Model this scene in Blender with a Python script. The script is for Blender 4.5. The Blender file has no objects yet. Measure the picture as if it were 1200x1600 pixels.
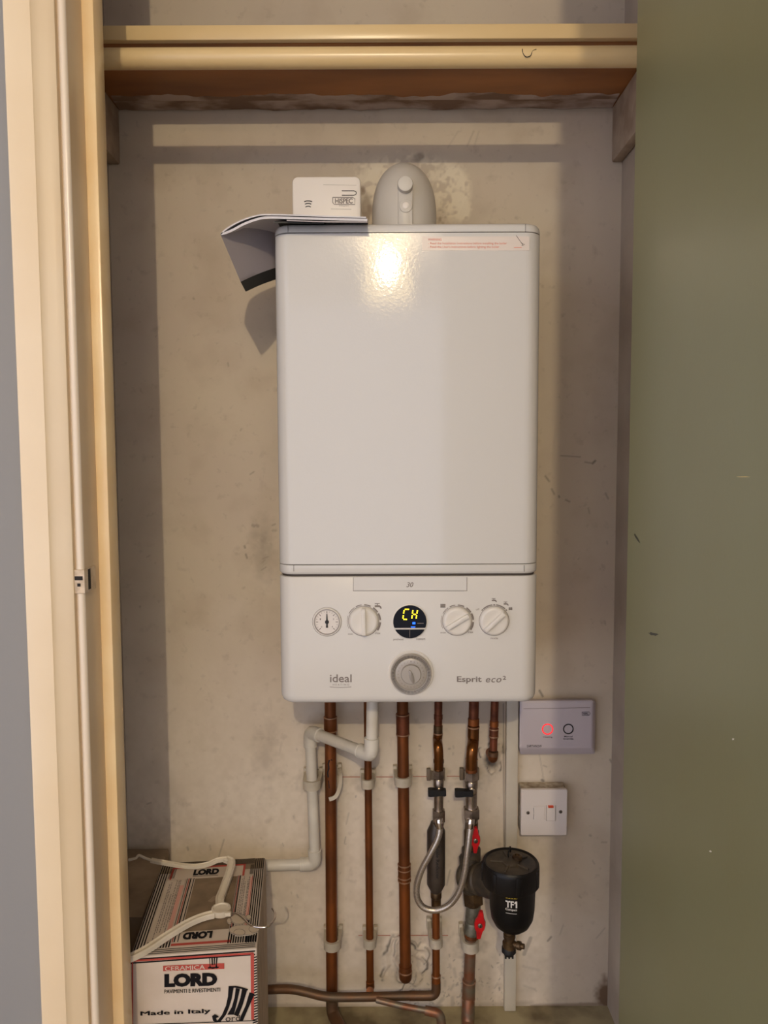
import bpy, bmesh, math, random
import numpy as np
from mathutils import Vector, Matrix, noise as mnoise

random.seed(7)
PI = math.pi
C = bpy.context.scene.collection
SC = bpy.context.scene

# ------------------------------------------------------------------ camera
CAM = Vector((0.0, -1.42, 1.068))
PITCH = math.radians(4.17)
ROLL = math.radians(-0.25)
RC = Matrix.Rotation(PI/2 - PITCH, 3, 'X') @ Matrix.Rotation(ROLL, 3, 'Z')
cd = bpy.data.cameras.new('camera')
cd.sensor_fit = 'AUTO'; cd.sensor_width = 36; cd.lens = 27
cd.clip_start = 0.02; cd.clip_end = 60
cam = bpy.data.objects.new('camera', cd); C.objects.link(cam)
cam.matrix_world = Matrix.Translation(CAM) @ RC.to_4x4()
SC.camera = cam

def ray(px, py):
    return RC @ Vector(((px-600)/1200, -(py-800)/1200, -1.0))
def atY(px, py, Y):
    d = ray(px, py); return CAM + d*((Y-CAM.y)/d.y)
def atZ(px, py, Z):
    d = ray(px, py); return CAM + d*((Z-CAM.z)/d.z)
def atX(px, py, X):
    d = ray(px, py); return CAM + d*((X-CAM.x)/d.x)
def on_plane(px, py, P, N):
    d = ray(px, py); return CAM + d*((P-CAM).dot(N)/d.dot(N))
RCI = np.array(RC.inverted())
def project(xyz):
    d = (np.asarray(xyz) - np.array(CAM)) @ RCI.T
    return np.stack([600 - 1200*d[:,0]/d[:,2], 800 + 1200*d[:,1]/d[:,2]], 1)

# ------------------------------------------------------------------ materials
def lin(c):
    return tuple((x/12.92 if x <= .04045 else ((x+.055)/1.055)**2.4) for x in (v/255 for v in c)) + (1,)

def mat(name, col, rough=.5, metal=0, col2=None, nscale=20, namt=.5, stretch=(1,1,1), bump=0, bscale=200,
        emit=None, estr=0, coat=0, spec=None, detail=4, rvar=0, lo=.35, hi=.65):
    m = bpy.data.materials.new(name); m.use_nodes = True
    nt = m.node_tree; b = nt.nodes['Principled BSDF']
    b.inputs['Base Color'].default_value = lin(col)
    b.inputs['Roughness'].default_value = rough
    b.inputs['Metallic'].default_value = metal
    if coat: b.inputs['Coat Weight'].default_value = coat; b.inputs['Coat Roughness'].default_value = .08
    if spec is not None: b.inputs['Specular IOR Level'].default_value = spec
    tc = nt.nodes.new('ShaderNodeTexCoord')
    if col2 is not None:
        mp = nt.nodes.new('ShaderNodeMapping'); mp.inputs['Scale'].default_value = stretch
        nt.links.new(tc.outputs['Object'], mp.inputs[0])
        n = nt.nodes.new('ShaderNodeTexNoise'); n.inputs['Scale'].default_value = nscale; n.inputs['Detail'].default_value = detail
        nt.links.new(mp.outputs[0], n.inputs['Vector'])
        r = nt.nodes.new('ShaderNodeMapRange'); r.inputs[1].default_value = lo; r.inputs[2].default_value = hi
        r.inputs[3].default_value = 0; r.inputs[4].default_value = namt
        nt.links.new(n.outputs['Fac'], r.inputs[0])
        x = nt.nodes.new('ShaderNodeMix'); x.data_type = 'RGBA'
        x.inputs[6].default_value = lin(col); x.inputs[7].default_value = lin(col2)
        nt.links.new(r.outputs[0], x.inputs[0]); nt.links.new(x.outputs[2], b.inputs['Base Color'])
        if rvar:
            q = nt.nodes.new('ShaderNodeMapRange'); q.inputs[1].default_value = lo; q.inputs[2].default_value = hi
            q.inputs[3].default_value = rough; q.inputs[4].default_value = rough + rvar
            nt.links.new(n.outputs['Fac'], q.inputs[0]); nt.links.new(q.outputs[0], b.inputs['Roughness'])
    if bump:
        n2 = nt.nodes.new('ShaderNodeTexNoise'); n2.inputs['Scale'].default_value = bscale; n2.inputs['Detail'].default_value = 2
        nt.links.new(tc.outputs['Object'], n2.inputs['Vector'])
        bp = nt.nodes.new('ShaderNodeBump'); bp.inputs['Strength'].default_value = bump; bp.inputs['Distance'].default_value = .001
        nt.links.new(n2.outputs['Fac'], bp.inputs['Height']); nt.links.new(bp.outputs[0], b.inputs['Normal'])
    if emit is not None:
        b.inputs['Emission Color'].default_value = lin(emit); b.inputs['Emission Strength'].default_value = estr
    return m

M = {}
M['plaster_side'] = mat('painted_plaster', (186,174,158), .7, col2=(140,124,110), nscale=7, namt=.5, bump=.3, bscale=60)
M['casing'] = mat('white_enamel', (206,203,198), .055, bump=.075, bscale=250, spec=.42)
M['panel'] = mat('white_plastic', (207,203,197), .22, bump=.04, bscale=600, spec=.3)
M['panel_knob'] = mat('knob_plastic', (213,207,198), .3)
M['seam'] = mat('dark_seam', (60,52,46), .7)
M['grey_print'] = mat('grey_print', (122,112,106), .6)
M['black_print'] = mat('black_print', (26,24,26), .6)
M['dark_plastic'] = mat('dark_plastic', (14,13,15), .45, col2=(44,38,32), nscale=25, namt=.3, spec=.25)
M['display'] = mat('display_window', (6,6,12), .10, spec=.12)
M['digits'] = mat('display_digits', (255,225,40), .5, emit=(255,214,30), estr=3.2)
M['blue_led'] = mat('blue_led', (30,90,255), .5, emit=(20,90,255), estr=2.5)
M['red_led'] = mat('red_led', (220,30,34), .5, emit=(255,24,36), estr=1.25)
M['sticker'] = mat('sticker', (208,196,188), .35)
M['red_print'] = mat('red_print', (214,130,112), .6)
M['gauge_face'] = mat('gauge_face', (216,208,200), .3)
M['silver'] = mat('silver_plastic', (164,156,146), .3, metal=.25)
M['silver_dark'] = mat('silver_dark', (150,142,134), .35, metal=.3)
M['flue'] = mat('flue_plastic', (196,190,180), .42)
M['alarm'] = mat('alarm_plastic', (228,220,210), .4)
M['paper'] = mat('paper', (206,202,204), .7)
M['paper_cover'] = mat('cover_paper', (160,152,154), .55)
M['black_card'] = mat('black_card', (34,32,28), .6)
M['copper'] = mat('aged_copper', (146,82,36), .4, metal=.58, col2=(84,48,22), nscale=26, namt=.9, stretch=(1,1,.35), rvar=.2)
M['copper_red'] = mat('copper_fitting', (130,74,48), .42, metal=.6, col2=(78,42,26), nscale=40, namt=.8, rvar=.2)
M['copper_raw'] = mat('copper_fitting_bright', (128,80,36), .26, metal=.75, col2=(78,46,22), nscale=30, namt=.8)
M['copper_green'] = mat('verdigris_copper', (140,84,54), .45, metal=.55, col2=(120,120,104), nscale=34, namt=.8)
M['copper_dull'] = mat('dull_copper', (112,78,52), .5, metal=.55, col2=(92,82,68), nscale=24, namt=.8)
M['solder'] = mat('solder_ring', (178,140,112), .4, metal=.7)
M['chrome'] = mat('worn_chrome', (176,162,148), .26, metal=.9, col2=(112,98,86), nscale=50, namt=.8)
M['steel'] = mat('polished_steel', (226,218,210), .14, metal=1)
M['gunmetal'] = mat('gunmetal', (88,78,70), .4, metal=.5, col2=(46,40,36), nscale=18, namt=.7)
M['valve_grey'] = mat('valve_plating', (134,132,118), .45, metal=.6, col2=(96,92,80), nscale=70, namt=.9)
M['red_handle'] = mat('red_plastic', (200,16,24), .3, col2=(140,8,16), nscale=50, namt=.6)
M['filter_black'] = mat('filter_black', (13,12,13), .42, spec=.28, col2=(52,44,36), nscale=16, namt=.3)
M['filter_dusty'] = mat('filter_dusty', (36,32,30), .55, col2=(92,78,58), nscale=28, namt=.75)
M['brass'] = mat('dull_brass', (112,88,58), .42, metal=.7, col2=(60,46,34), nscale=50, namt=.8)
M['white_pipe'] = mat('white_pvc', (214,208,196), .34, col2=(176,166,150), nscale=14, namt=.5)
M['clip'] = mat('clip_plastic', (196,186,168), .5, col2=(150,140,124), nscale=40, namt=.5)
M['clip_grey'] = mat('grime_clip_plastic', (112,98,82), .55)  # darker grey-brown for the clips behind the valves
M['pvc'] = mat('trunking_plastic', (208,200,184), .4, col2=(180,170,152), nscale=10, namt=.5)
M['switch'] = mat('switch_plastic', (222,212,204), .35)
M['switch_dirty'] = mat('dusty_plastic', (196,182,160), .7, col2=(118,98,70), nscale=70, namt=.85)
M['receiver'] = mat('receiver_plastic', (192,182,186), .4)
M['neon'] = mat('orange_neon', (206,74,40), .3)
M['screw'] = mat('screw_metal', (120,110,98), .35, metal=.8)
M['gloss_left'] = mat('cream_gloss_paint', (216,196,164), .26, bump=.12, bscale=90, col2=(208,184,148), nscale=5, namt=.6)
M['jamb_paint'] = mat('aged_jamb_paint', (204,182,150), .3, bump=.15, bscale=100, col2=(188,160,122), nscale=8, namt=.6)
M['arch_grey'] = mat('off_white_gloss_paint', (220,204,182), .28, bump=.12, bscale=90)
M['stop_paint'] = mat('yellowed_gloss_paint', (238,212,166), .26, bump=.2, bscale=120, col2=(226,190,136), nscale=9, namt=.7)
M['shelf_paint'] = mat('yellowed_shelf_paint', (222,196,146), .28, col2=(206,174,120), nscale=9, namt=.6, stretch=(.3,1,1))
M['shelf_wood'] = mat('varnished_wood', (172,112,56), .5, col2=(120,72,34), nscale=10, namt=.9, stretch=(.25,1,1))
M['plaster_smear'] = mat('smeared_filler', (178,160,148), .8, col2=(118,90,68), nscale=22, namt=.9, stretch=(.5,1,1), bump=.6, bscale=80, lo=.42, hi=.58)
M['batten'] = mat('painted_batten', (176,158,138), .65, col2=(134,112,92), nscale=24, namt=.7)
M['green_door'] = mat('olive_door_paint', (117,115,80), .42, bump=.05, bscale=150, col2=(112,107,70), nscale=3, namt=.7)
M['door_edge'] = mat('door_edge_paint', (196,170,104), .4)
M['room_wall'] = mat('grey_wall_paint', (126,124,121), .7, bump=.08, bscale=120)
M['room_ceiling'] = mat('ceiling_paint', (220,214,204), .8)
M['room_floor'] = mat('room_floorboards', (128,110,90), .6)
M['chip'] = mat('paint_chip', (222,214,196), .7)
M['scuff'] = mat('door_scuff', (56,54,44), .7)
M['strike'] = mat('painted_strike_metal', (206,188,164), .4, col2=(168,146,118), nscale=90, namt=.8)
M['hole'] = mat('dark_hole', (26,18,12), .8)
M['carton'] = mat('dusty_carton', (206,190,170), .8, col2=(182,164,142), nscale=30, namt=.7)
M['carton_white'] = mat('white_printed_card', (208,194,180), .6, col2=(190,174,156), nscale=14, namt=.6)
M['carton_brown'] = mat('dusty_brown_card', (142,122,98), .85, col2=(108,90,70), nscale=24, namt=.8)
M['dusty_card'] = mat('grimy_card', (164,144,120), .9, col2=(120,102,84), nscale=16, namt=.8)
M['box_red'] = mat('box_red_print', (180,76,66), .7, spec=.25)
M['box_pink'] = mat('box_pink_print', (214,160,146), .6)
M['box_black'] = mat('box_black_print', (18,15,18), .75, spec=.2)
M['hanger'] = mat('hanger_plastic', (226,216,198), .38, col2=(204,190,166), nscale=30, namt=.6)
M['bear'] = mat('tag_card', (192,176,154), .6)
M['laser_red'] = mat('red_line', (182,122,104), .8)
M['white_label'] = mat('white_print', (224,220,214), .5)
M['yellow_label'] = mat('yellow_print', (196,168,40), .5)
M['rubber'] = mat('black_rubber', (18,16,16), .6)

# braided hose: woven pattern along the hose's own UV map
def braid_mat():
    m = bpy.data.materials.new('braided_steel'); m.use_nodes = True
    nt = m.node_tree; b = nt.nodes['Principled BSDF']
    b.inputs['Metallic'].default_value = .85; b.inputs['Roughness'].default_value = .32
    uv = nt.nodes.new('ShaderNodeUVMap')
    mp = nt.nodes.new('ShaderNodeMapping'); mp.inputs['Scale'].default_value = (12, 1, 1)
    nt.links.new(uv.outputs[0], mp.inputs[0])
    ck = nt.nodes.new('ShaderNodeTexChecker'); ck.inputs['Scale'].default_value = 1
    ck.inputs['Color1'].default_value = lin((232,222,208)); ck.inputs['Color2'].default_value = lin((158,144,128))
    nt.links.new(mp.outputs[0], ck.inputs['Vector'])
    nt.links.new(ck.outputs['Color'], b.inputs['Base Color'])
    bp = nt.nodes.new('ShaderNodeBump'); bp.inputs['Strength'].default_value = .8; bp.inputs['Distance'].default_value = .0006
    nt.links.new(ck.outputs['Fac'], bp.inputs['Height']); nt.links.new(bp.outputs[0], b.inputs['Normal'])
    return m
M['braid'] = braid_mat()

# ------------------------------------------------------------------ mesh helpers
class MB:
    def __init__(s): s.v = []; s.f = []; s.uv = {}
    def add(s, vs, fs):
        o = len(s.v); s.v += [Vector(v) for v in vs]; s.f += [tuple(i+o for i in f) for f in fs]
    def box(s, c, size, bev=0, rot=None, seg=2):
        bm = bmesh.new(); bmesh.ops.create_cube(bm, size=1)
        for v in bm.verts: v.co = Vector((v.co.x*size[0], v.co.y*size[1], v.co.z*size[2]))
        if bev: bmesh.ops.bevel(bm, geom=bm.edges[:], offset=bev, segments=seg, affect='EDGES', profile=.5)
        c = Vector(c)
        vs = [(rot @ v.co if rot else v.co) + c for v in bm.verts]
        bm.verts.index_update()
        s.add(vs, [[v.index for v in f.verts] for f in bm.faces]); bm.free(); return s
    def span(s, a, b, bev=0, seg=2):
        a = Vector(a); b = Vector(b)
        return s.box((a+b)/2, (abs(b.x-a.x), abs(b.y-a.y), abs(b.z-a.z)), bev, None, seg)
    def rings(s, rings, caps=True, closed=True):
        n = len(rings[0]); o = len(s.v)
        for r in rings: s.v += [Vector(p) for p in r]
        for i in range(len(rings)-1):
            for j in range(n if closed else n-1):
                k = (j+1) % n
                s.f.append((o+i*n+j, o+i*n+k, o+(i+1)*n+k, o+(i+1)*n+j))
        if caps:
            s.f.append(tuple(o+j for j in reversed(range(n))))
            s.f.append(tuple(o+(len(rings)-1)*n+j for j in range(n)))
        return s
    def tube(s, pts, r, n=20, caps=True, uv=False, vscale=1):
        pts = [Vector(p) for p in pts]
        rr = r if isinstance(r, (list, tuple)) else [r]*len(pts)
        T = []
        for i in range(len(pts)):
            a = pts[max(i-1, 0)]; b = pts[min(i+1, len(pts)-1)]
            d = (b-a)
            T.append(d.normalized() if d.length > 1e-9 else (T[-1] if T else Vector((0,0,1))))
        ref = Vector((0,-1,0)) if abs(T[0].y) < .9 else Vector((0,0,1))
        N = (ref - T[0]*ref.dot(T[0])).normalized()
        R = []; L = [0]
        for i, p in enumerate(pts):
            if i:
                q = T[i-1].rotation_difference(T[i]); N = (q @ N); N = (N - T[i]*N.dot(T[i])).normalized()
                L.append(L[-1] + (p-pts[i-1]).length)
            B = T[i].cross(N)
            R.append([p + (N*math.cos(2*PI*j/n) + B*math.sin(2*PI*j/n))*rr[i] for j in range(n)])
        f0 = len(s.f); s.rings(R, caps)
        if uv:
            k = f0
            for i in range(len(pts)-1):
                for j in range(n):
                    s.uv[k] = ((j/n, L[i]*vscale), ((j+1)/n, L[i]*vscale), ((j+1)/n, L[i+1]*vscale), (j/n, L[i+1]*vscale)); k += 1
        return s
    def cyl(s, a, b, r, n=28, r2=None):
        return s.tube([a, b], [r, r if r2 is None else r2], n)
    def lathe(s, o, axis, prof, n=32, caps=True, squash=None):
        """prof: (distance along axis, radius)"""
        o = Vector(o); ax = Vector(axis).normalized()
        ref = Vector((0,0,1)) if abs(ax.z) < .9 else Vector((0,-1,0))
        U = (ref - ax*ref.dot(ax)).normalized(); W = ax.cross(U)
        R = []
        for d, r in prof:
            R.append([o + ax*d + (U*math.cos(2*PI*j/n) + W*math.sin(2*PI*j/n))*max(r, 1e-5) for j in range(n)])
        return s.rings(R, caps)
    def prism(s, pts, vec):
        """closed outline pushed along vec"""
        vec = Vector(vec); P = [Vector(p) for p in pts]
        return s.rings([P, [p+vec for p in P]])
    def ribbon(s, pts, w, vec, nrm):
        """flat band of width w along pts, thickness vec"""
        P = [Vector(p) for p in pts]; nrm = Vector(nrm).normalized(); vec = Vector(vec)
        R = []
        for i, p in enumerate(P):
            t = (P[min(i+1, len(P)-1)] - P[max(i-1, 0)]).normalized()
            ww = w[i] if isinstance(w, (list, tuple)) else w
            sd = t.cross(nrm).normalized()*(ww/2)
            R.append([p-sd, p+sd, p+sd+vec, p-sd+vec])
        return s.rings(R)

def build(name, mb, m, root=None, smooth=True, angle=35, **props):
    me = bpy.data.meshes.new(name)
    off = Vector(root_off(root)) if root is not None else None
    if off is None:
        if mb.v:
            lo = Vector((min(v.x for v in mb.v), min(v.y for v in mb.v), min(v.z for v in mb.v)))
            hi = Vector((max(v.x for v in mb.v), max(v.y for v in mb.v), max(v.z for v in mb.v)))
            off = Vector(((lo.x+hi.x)/2, (lo.y+hi.y)/2, lo.z))
        loc = off
    else: loc = Vector((0,0,0))
    me.from_pydata([tuple(v-off) for v in mb.v], [], mb.f)
    bm = bmesh.new(); bm.from_mesh(me)
    if not mb.uv: bmesh.ops.recalc_face_normals(bm, faces=bm.faces[:])
    bm.to_mesh(me); bm.free()
    if mb.uv:
        L = me.uv_layers.new(name='UVMap')
        for k, uvs in mb.uv.items():
            p = me.polygons[k]
            for li, u in zip(p.loop_indices, uvs): L.data[li].uv = u
    if smooth:
        me.shade_smooth()
        me.set_sharp_from_angle(angle=math.radians(angle))
    me.materials.append(m)
    o = bpy.data.objects.new(name, me); C.objects.link(o)
    o.location = loc
    if root is not None: o.parent = root
    for k, v in props.items(): o[k] = v
    return o

_roots = {}
def root_off(r):
    p = Vector((0,0,0)); o = r
    while o is not None:
        p += o.location; o = o.parent
    return p

def thing(name, label, cat, loc, group=None):
    o = bpy.data.objects.new(name, None); C.objects.link(o)
    o.empty_display_size = .03
    o.location = loc; o['label'] = label; o['category'] = cat
    if group: o['group'] = group
    return o

def struct(name, mb, m, smooth=False, **kw):
    o = build(name, mb, m, None, smooth); o['kind'] = 'structure'
    for k, v in kw.items(): o[k] = v
    return o

def rrect(cx, cy, hx, hy, r, n=8):
    r = min(r, hx-1e-5, hy-1e-5); P = []
    for sx, sy, a0 in ((1,1,0), (-1,1,PI/2), (-1,-1,PI), (1,-1,1.5*PI)):
        for i in range(n+1):
            a = a0 + PI/2*i/n
            P.append((cx + sx*(hx-r) + r*math.cos(a), cy + sy*(hy-r) + r*math.sin(a)))
    return P

def loftZ(mb, cx, cy, hx, hy, r, steps):
    """rounded plan outline, steps = (z, inset)"""
    return mb.rings([[(x, y, z) for x, y in rrect(cx, cy, hx-i, hy-i, max(r-i, .0005))] for z, i in steps])

def platY(mb, cx, cz, hx, hz, r, steps):
    """rounded upright plate facing -Y, steps = (y, inset)"""
    return mb.rings([[(x, y, z) for x, z in rrect(cx, cz, hx-i, hz-i, max(r-i, .0004))] for y, i in steps])

def fillet(pts, r, n=8):
    pts = [Vector(p) for p in pts]; out = [pts[0]]
    for i in range(1, len(pts)-1):
        a, b, c = pts[i-1], pts[i], pts[i+1]
        rr = r[i-1] if isinstance(r, (list, tuple)) else r
        u = (a-b).normalized(); w = (c-b).normalized()
        ang = u.angle(w)
        t = min(rr/math.tan(ang/2), (a-b).length*.49, (c-b).length*.49)
        p0 = b+u*t; p1 = b+w*t
        for k in range(n+1):
            s = k/n
            out.append(p0*(1-s)**2 + b*2*s*(1-s) + p1*s**2)
    out.append(pts[-1]); return out

def spline(pts, n=10):
    P = [Vector(p) for p in pts]; out = []
    for i in range(len(P)-1):
        p0 = P[max(i-1,0)]; p1 = P[i]; p2 = P[i+1]; p3 = P[min(i+2, len(P)-1)]
        for k in range(n):
            t = k/n
            out.append(.5*((2*p1) + (p2-p0)*t + (2*p0-5*p1+4*p2-p3)*t*t + (3*p1-p0-3*p2+p3)*t**3))
    out.append(P[-1]); return out

# ------------------------------------------------------------------ lettering
_tc = {}
def glyphs(s, weight=0.0, shear=0.0, space=1.0):
    key = (s, weight, shear, space)
    if key not in _tc:
        cu = bpy.data.curves.new('lettering', 'FONT'); cu.body = s
        cu.offset = weight; cu.shear = shear; cu.space_character = space; cu.resolution_u = 3
        o = bpy.data.objects.new('lettering', cu); C.objects.link(o)
        dg = bpy.context.evaluated_depsgraph_get()
        me = bpy.data.meshes.new_from_object(o.evaluated_get(dg))
        V = [(v.co.x, v.co.y) for v in me.vertices]; F = [tuple(p.vertices) for p in me.polygons]
        bpy.data.objects.remove(o); bpy.data.curves.remove(cu); bpy.data.meshes.remove(me)
        x0 = min(v[0] for v in V); x1 = max(v[0] for v in V); y0 = min(v[1] for v in V); y1 = max(v[1] for v in V)
        _tc[key] = ([((x-x0)/(x1-x0), (y-y0)/(y1-y0)) for x, y in V], F)
    return _tc[key]

def letter(mb, s, p0, U, V, off, **k):
    """letters stretched over the parallelogram p0 + u*U + v*V, lifted by off"""
    vs, fs = glyphs(s, **k)
    p0 = Vector(p0); U = Vector(U); V = Vector(V); off = Vector(off)
    mb.add([p0 + U*x + V*y + off for x, y in vs], fs); return mb

def letter_px(mb, s, x0, y0, x1, y1, f, off, **k):
    """letters over a pixel rectangle of the photograph laid on surface f"""
    a = f(x0, y1); b = f(x1, y1); c = f(x0, y0)
    return letter(mb, s, a, b-a, c-a, off, **k)

def quad_px(mb, pts, f, off):
    P = [f(*p) + Vector(off) for p in pts]
    mb.add(P, [tuple(range(len(P)))]); return mb

def line_px(mb, pts, w, f, nrm, off):
    """thin flat line of width w metres"""
    P = [f(*p) for p in pts]; nrm = Vector(nrm)
    o = len(mb.v)
    for i, p in enumerate(P):
        t = (P[min(i+1, len(P)-1)] - P[max(i-1, 0)]).normalized()
        sd = t.cross(nrm).normalized()*(w/2)
        mb.v += [p-sd+Vector(off), p+sd+Vector(off)]
        if i: mb.f.append((o+2*i-2, o+2*i-1, o+2*i+1, o+2*i))
    return mb

# ================================================================== SETTING
XL, XR = -.492, .430          # closet side walls
ZC = 2.13                      # ceiling
YF = -.467                     # room face of the front wall
YB = -.365                     # closet face of the front wall
JL, JR = -.3745, .352           # jamb faces
ZH = 2.03                      # head of the opening
ZR = -.33                      # room floor level

# back wall with stains as a vertex attribute ------------------------------------
def back_wall():
    step = .0018
    xs = np.arange(XL-.02, XR+.02+step, step); zs = np.arange(-.02, 1.77, step)
    zs = np.append(zs, [ZC])
    nx, nz = len(xs), len(zs)
    X, Z = np.meshgrid(xs, zs)
    V = np.stack([X.ravel(), np.zeros(X.size), Z.ravel()], 1)
    px = project(V); u, v = px[:,0], px[:,1]
    dark_marks = np.zeros(len(V)); patch = np.zeros(len(V)); stain_shade = np.zeros(len(V))
    rng = np.random.RandomState(3)
    def vnoise(sx, sy, seed):
        r = np.random.RandomState(seed); g = r.rand(400, 400)
        a = (u/sx) % 399; b = (v/sy) % 399
        i = a.astype(int); j = b.astype(int); fa = a-i; fb = b-j
        fa = fa*fa*(3-2*fa); fb = fb*fb*(3-2*fb)
        return (g[j,i]*(1-fa)+g[j,i+1]*fa)*(1-fb) + (g[j+1,i]*(1-fa)+g[j+1,i+1]*fa)*fb
    fine = .5*vnoise(9,9,1) + .3*vnoise(4,4,2) + .2*vnoise(22,22,3)
    big = .6*vnoise(70,90,4) + .4*vnoise(28,34,5)
    def seg(x0, y0, x1, y1, w, a, soft=1.5, arr=dark_marks, brk=0):
        m = (u > min(x0,x1)-w-8) & (u < max(x0,x1)+w+8) & (v > min(y0,y1)-w-8) & (v < max(y0,y1)+w+8)
        if not m.any(): return
        uu, vv = u[m], v[m]; dx, dy = x1-x0, y1-y0; L2 = dx*dx+dy*dy+1e-9
        t = np.clip(((uu-x0)*dx+(vv-y0)*dy)/L2, 0, 1)
        d = np.hypot(uu-x0-t*dx, vv-y0-t*dy)
        k = np.clip((w/2+soft*.8-d)/soft, 0, 1)*a*.72
        if brk: k *= np.clip((fine[m]-brk)*6, 0, 1)
        arr[m] = np.maximum(arr[m], k)
    def blob(x, y, rx, ry, a, soft=.4, arr=dark_marks, brk=0, amp=3):
        m = (abs(u-x) < rx*1.7) & (abs(v-y) < ry*1.7)
        if not m.any(): return
        d = np.hypot((u[m]-x)/rx, (v[m]-y)/ry) + (fine[m]-.5)*soft*amp*.4
        k = np.clip((1-d)/soft, 0, 1)*a
        if brk: k *= np.clip((fine[m]-brk)*6, 0, 1)
        arr[m] = np.maximum(arr[m], k)
    # filler smeared around the flue
    blob(592,300,34,58,.9,.3,patch,.30); blob(640,258,72,26,.7,.4,patch,.42); blob(706,300,34,52,1,.3,patch,.28)
    blob(690,268,40,22,.8,.3,patch,.4); blob(575,272,26,26,.7,.4,patch,.42); blob(720,325,20,26,.9,.3,patch,.34)
    blob(572,322,12,30,.55,.5,stain_shade); blob(690,338,10,18,.5,.5,stain_shade,.35); blob(566,300,8,9,.6,.5,stain_shade)
    blob(694,318,8,16,.5,.5,stain_shade,.45); blob(655,246,10,8,.35,.5)
    # small marks
    for s in [(876,712,907,714,1.2,.55),(914,722,926,724,1.2,.6),(926,724,930,720,2.4,.8),(946,771,950,779,2,.5),(919,794,921,802,1.5,.4),
              (828,746,850,700,1,.0),(852,744,858,752,2,.6),(862,764,866,772,1.6,.6),(873,775,874,777,2,.6),(884,781,890,784,1.6,.6),
              (948,846,949,850,1.4,.4),(945,970,946,976,1.5,.4),(953,1187,959,1195,2,.6),(843,1079,848,1088,2.4,.8),
              (411,873,419,870,1.2,.55),(410,879,414,875,1.2,.5),(408,891,416,886,1.4,.5),(409,885,416,880,1,.3),
              (382,853,383,856,1.8,.6),(384,866,386,872,1.8,.6),(395,821,397,822,4,.45),(401,821,403,822,4,.45),
              (425,821,430,819,1.4,.5),(426,829,431,829,3,.35),(302,466,303,467,2,.45),(356,567,357,572,1.6,.4),(391,741,397,737,1.2,.5),
              (230,1256,236,1254,1.2,.5),(293,1324,294,1328,2,.5),(328,1321,329,1328,2,.4),(412,896,405,893,2,.2),
              (342,1338,350,1312,1.3,.45),(230,870,234,868,1.5,.3),(440,1160,436,1180,3,.15),(545,1270,541,1288,.6,.4),(540,1308,538,1318,.7,.5),
              (606,1292,612,1300,1.6,.25),(655,1165,657,1166,2,.5),(701,1170,703,1170,1.6,.6),(708,1165,709,1169,.8,.4),(708,1176,708,1179,.8,.4),
              (842,1175,849,1215,.2,.45),(849,1196,854,1198,1.4,.4),(847,1219,849,1220,3.2,.8),
              (819,1491,829,1466,5,.55),(818,1510,842,1516,4,.3),(818,1540,836,1546,3,.3),(856,1470,861,1464,2.2,.7),(861,1430,861,1440,.8,.4),
              (834,1545,838,1549,1,.4),(932,1466,945,1450,1.5,.3),(905,1400,908,1403,1.5,.3),(922,1305,923,1306,3,.4),(703,1360,698,1383,1.6,.5),
              (653,1477,657,1472,2,.6),(648,1490,652,1488,1,.4),(880,1445,875,1460,1.2,.3),(940,1316,948,1316,1.4,.4),(926,1345,929,1350,1.4,.4)]:
        seg(*s)
    # grime
    blob(412,860,24,66,.22,.8,dark_marks,0); blob(400,835,16,30,.18,.8)
    for s in [(838,1500,800,1580,26,.16,14),(760,1510,756,1570,20,.25,14),(770,1500,740,1590,14,.2,10),(240,1200,320,1330,20,.1,18)]: seg(*s)
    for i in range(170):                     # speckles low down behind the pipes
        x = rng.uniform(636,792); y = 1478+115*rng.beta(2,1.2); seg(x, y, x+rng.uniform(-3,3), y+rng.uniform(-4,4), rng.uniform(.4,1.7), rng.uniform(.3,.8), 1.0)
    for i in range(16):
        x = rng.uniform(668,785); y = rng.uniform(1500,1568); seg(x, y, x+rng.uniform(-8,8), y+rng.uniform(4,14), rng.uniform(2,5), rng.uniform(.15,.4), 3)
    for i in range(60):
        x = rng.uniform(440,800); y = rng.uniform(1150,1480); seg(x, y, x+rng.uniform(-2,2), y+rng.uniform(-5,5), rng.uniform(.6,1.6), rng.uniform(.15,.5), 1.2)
    for i in range(70):
        x = rng.uniform(190,960); y = rng.uniform(200,1560); seg(x, y, x+rng.uniform(-2,2), y+rng.uniform(-3,3), rng.uniform(.6,1.6), rng.uniform(.1,.4), 1.2)
    for (x, y) in ((516,1222),(487,1222),(575,1220),(629,1218),(683,1222),(736,1222),(519,1470),(577,1468),(681,1468),(735,1480)):  # soft dark patch round each clip
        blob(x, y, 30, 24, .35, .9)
    for (x, y0, y1) in ((487,1150,1350),(516,1150,1540),(577,1200,1540),(630,1150,1540),(683,1290,1540),(738,1200,1560)):  # soft dark band along each pipe run
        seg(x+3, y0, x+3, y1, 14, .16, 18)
    blob(768,1186,15,20,.8,.5,dark_marks,.2); blob(634,1512,30,40,.45,.8,dark_marks,.35)
    blob(948,1552,22,30,.9,.5,stain_shade); seg(830,1572,960,1568,2.5,.9,4,stain_shade); seg(690,1574,830,1568,6,.35,5,stain_shade); seg(420,1572,700,1576,5,.5,5,stain_shade)  # brown corner stain, plus the shadow line at the floor painted in
    seg(165,165,985,170,10,.35,10,stain_shade)  # soft brown band under the back batten
    seg(740,205,730,228,2,.25); seg(748,206,742,225,2,.2); seg(716,205,700,230,2,.15)
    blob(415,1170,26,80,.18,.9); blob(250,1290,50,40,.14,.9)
    seg(786.5,1100,787.5,1330,1.4,.75,1.0)  # thin dark line at the trunking's left edge
    relief = np.zeros(len(V))
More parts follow.
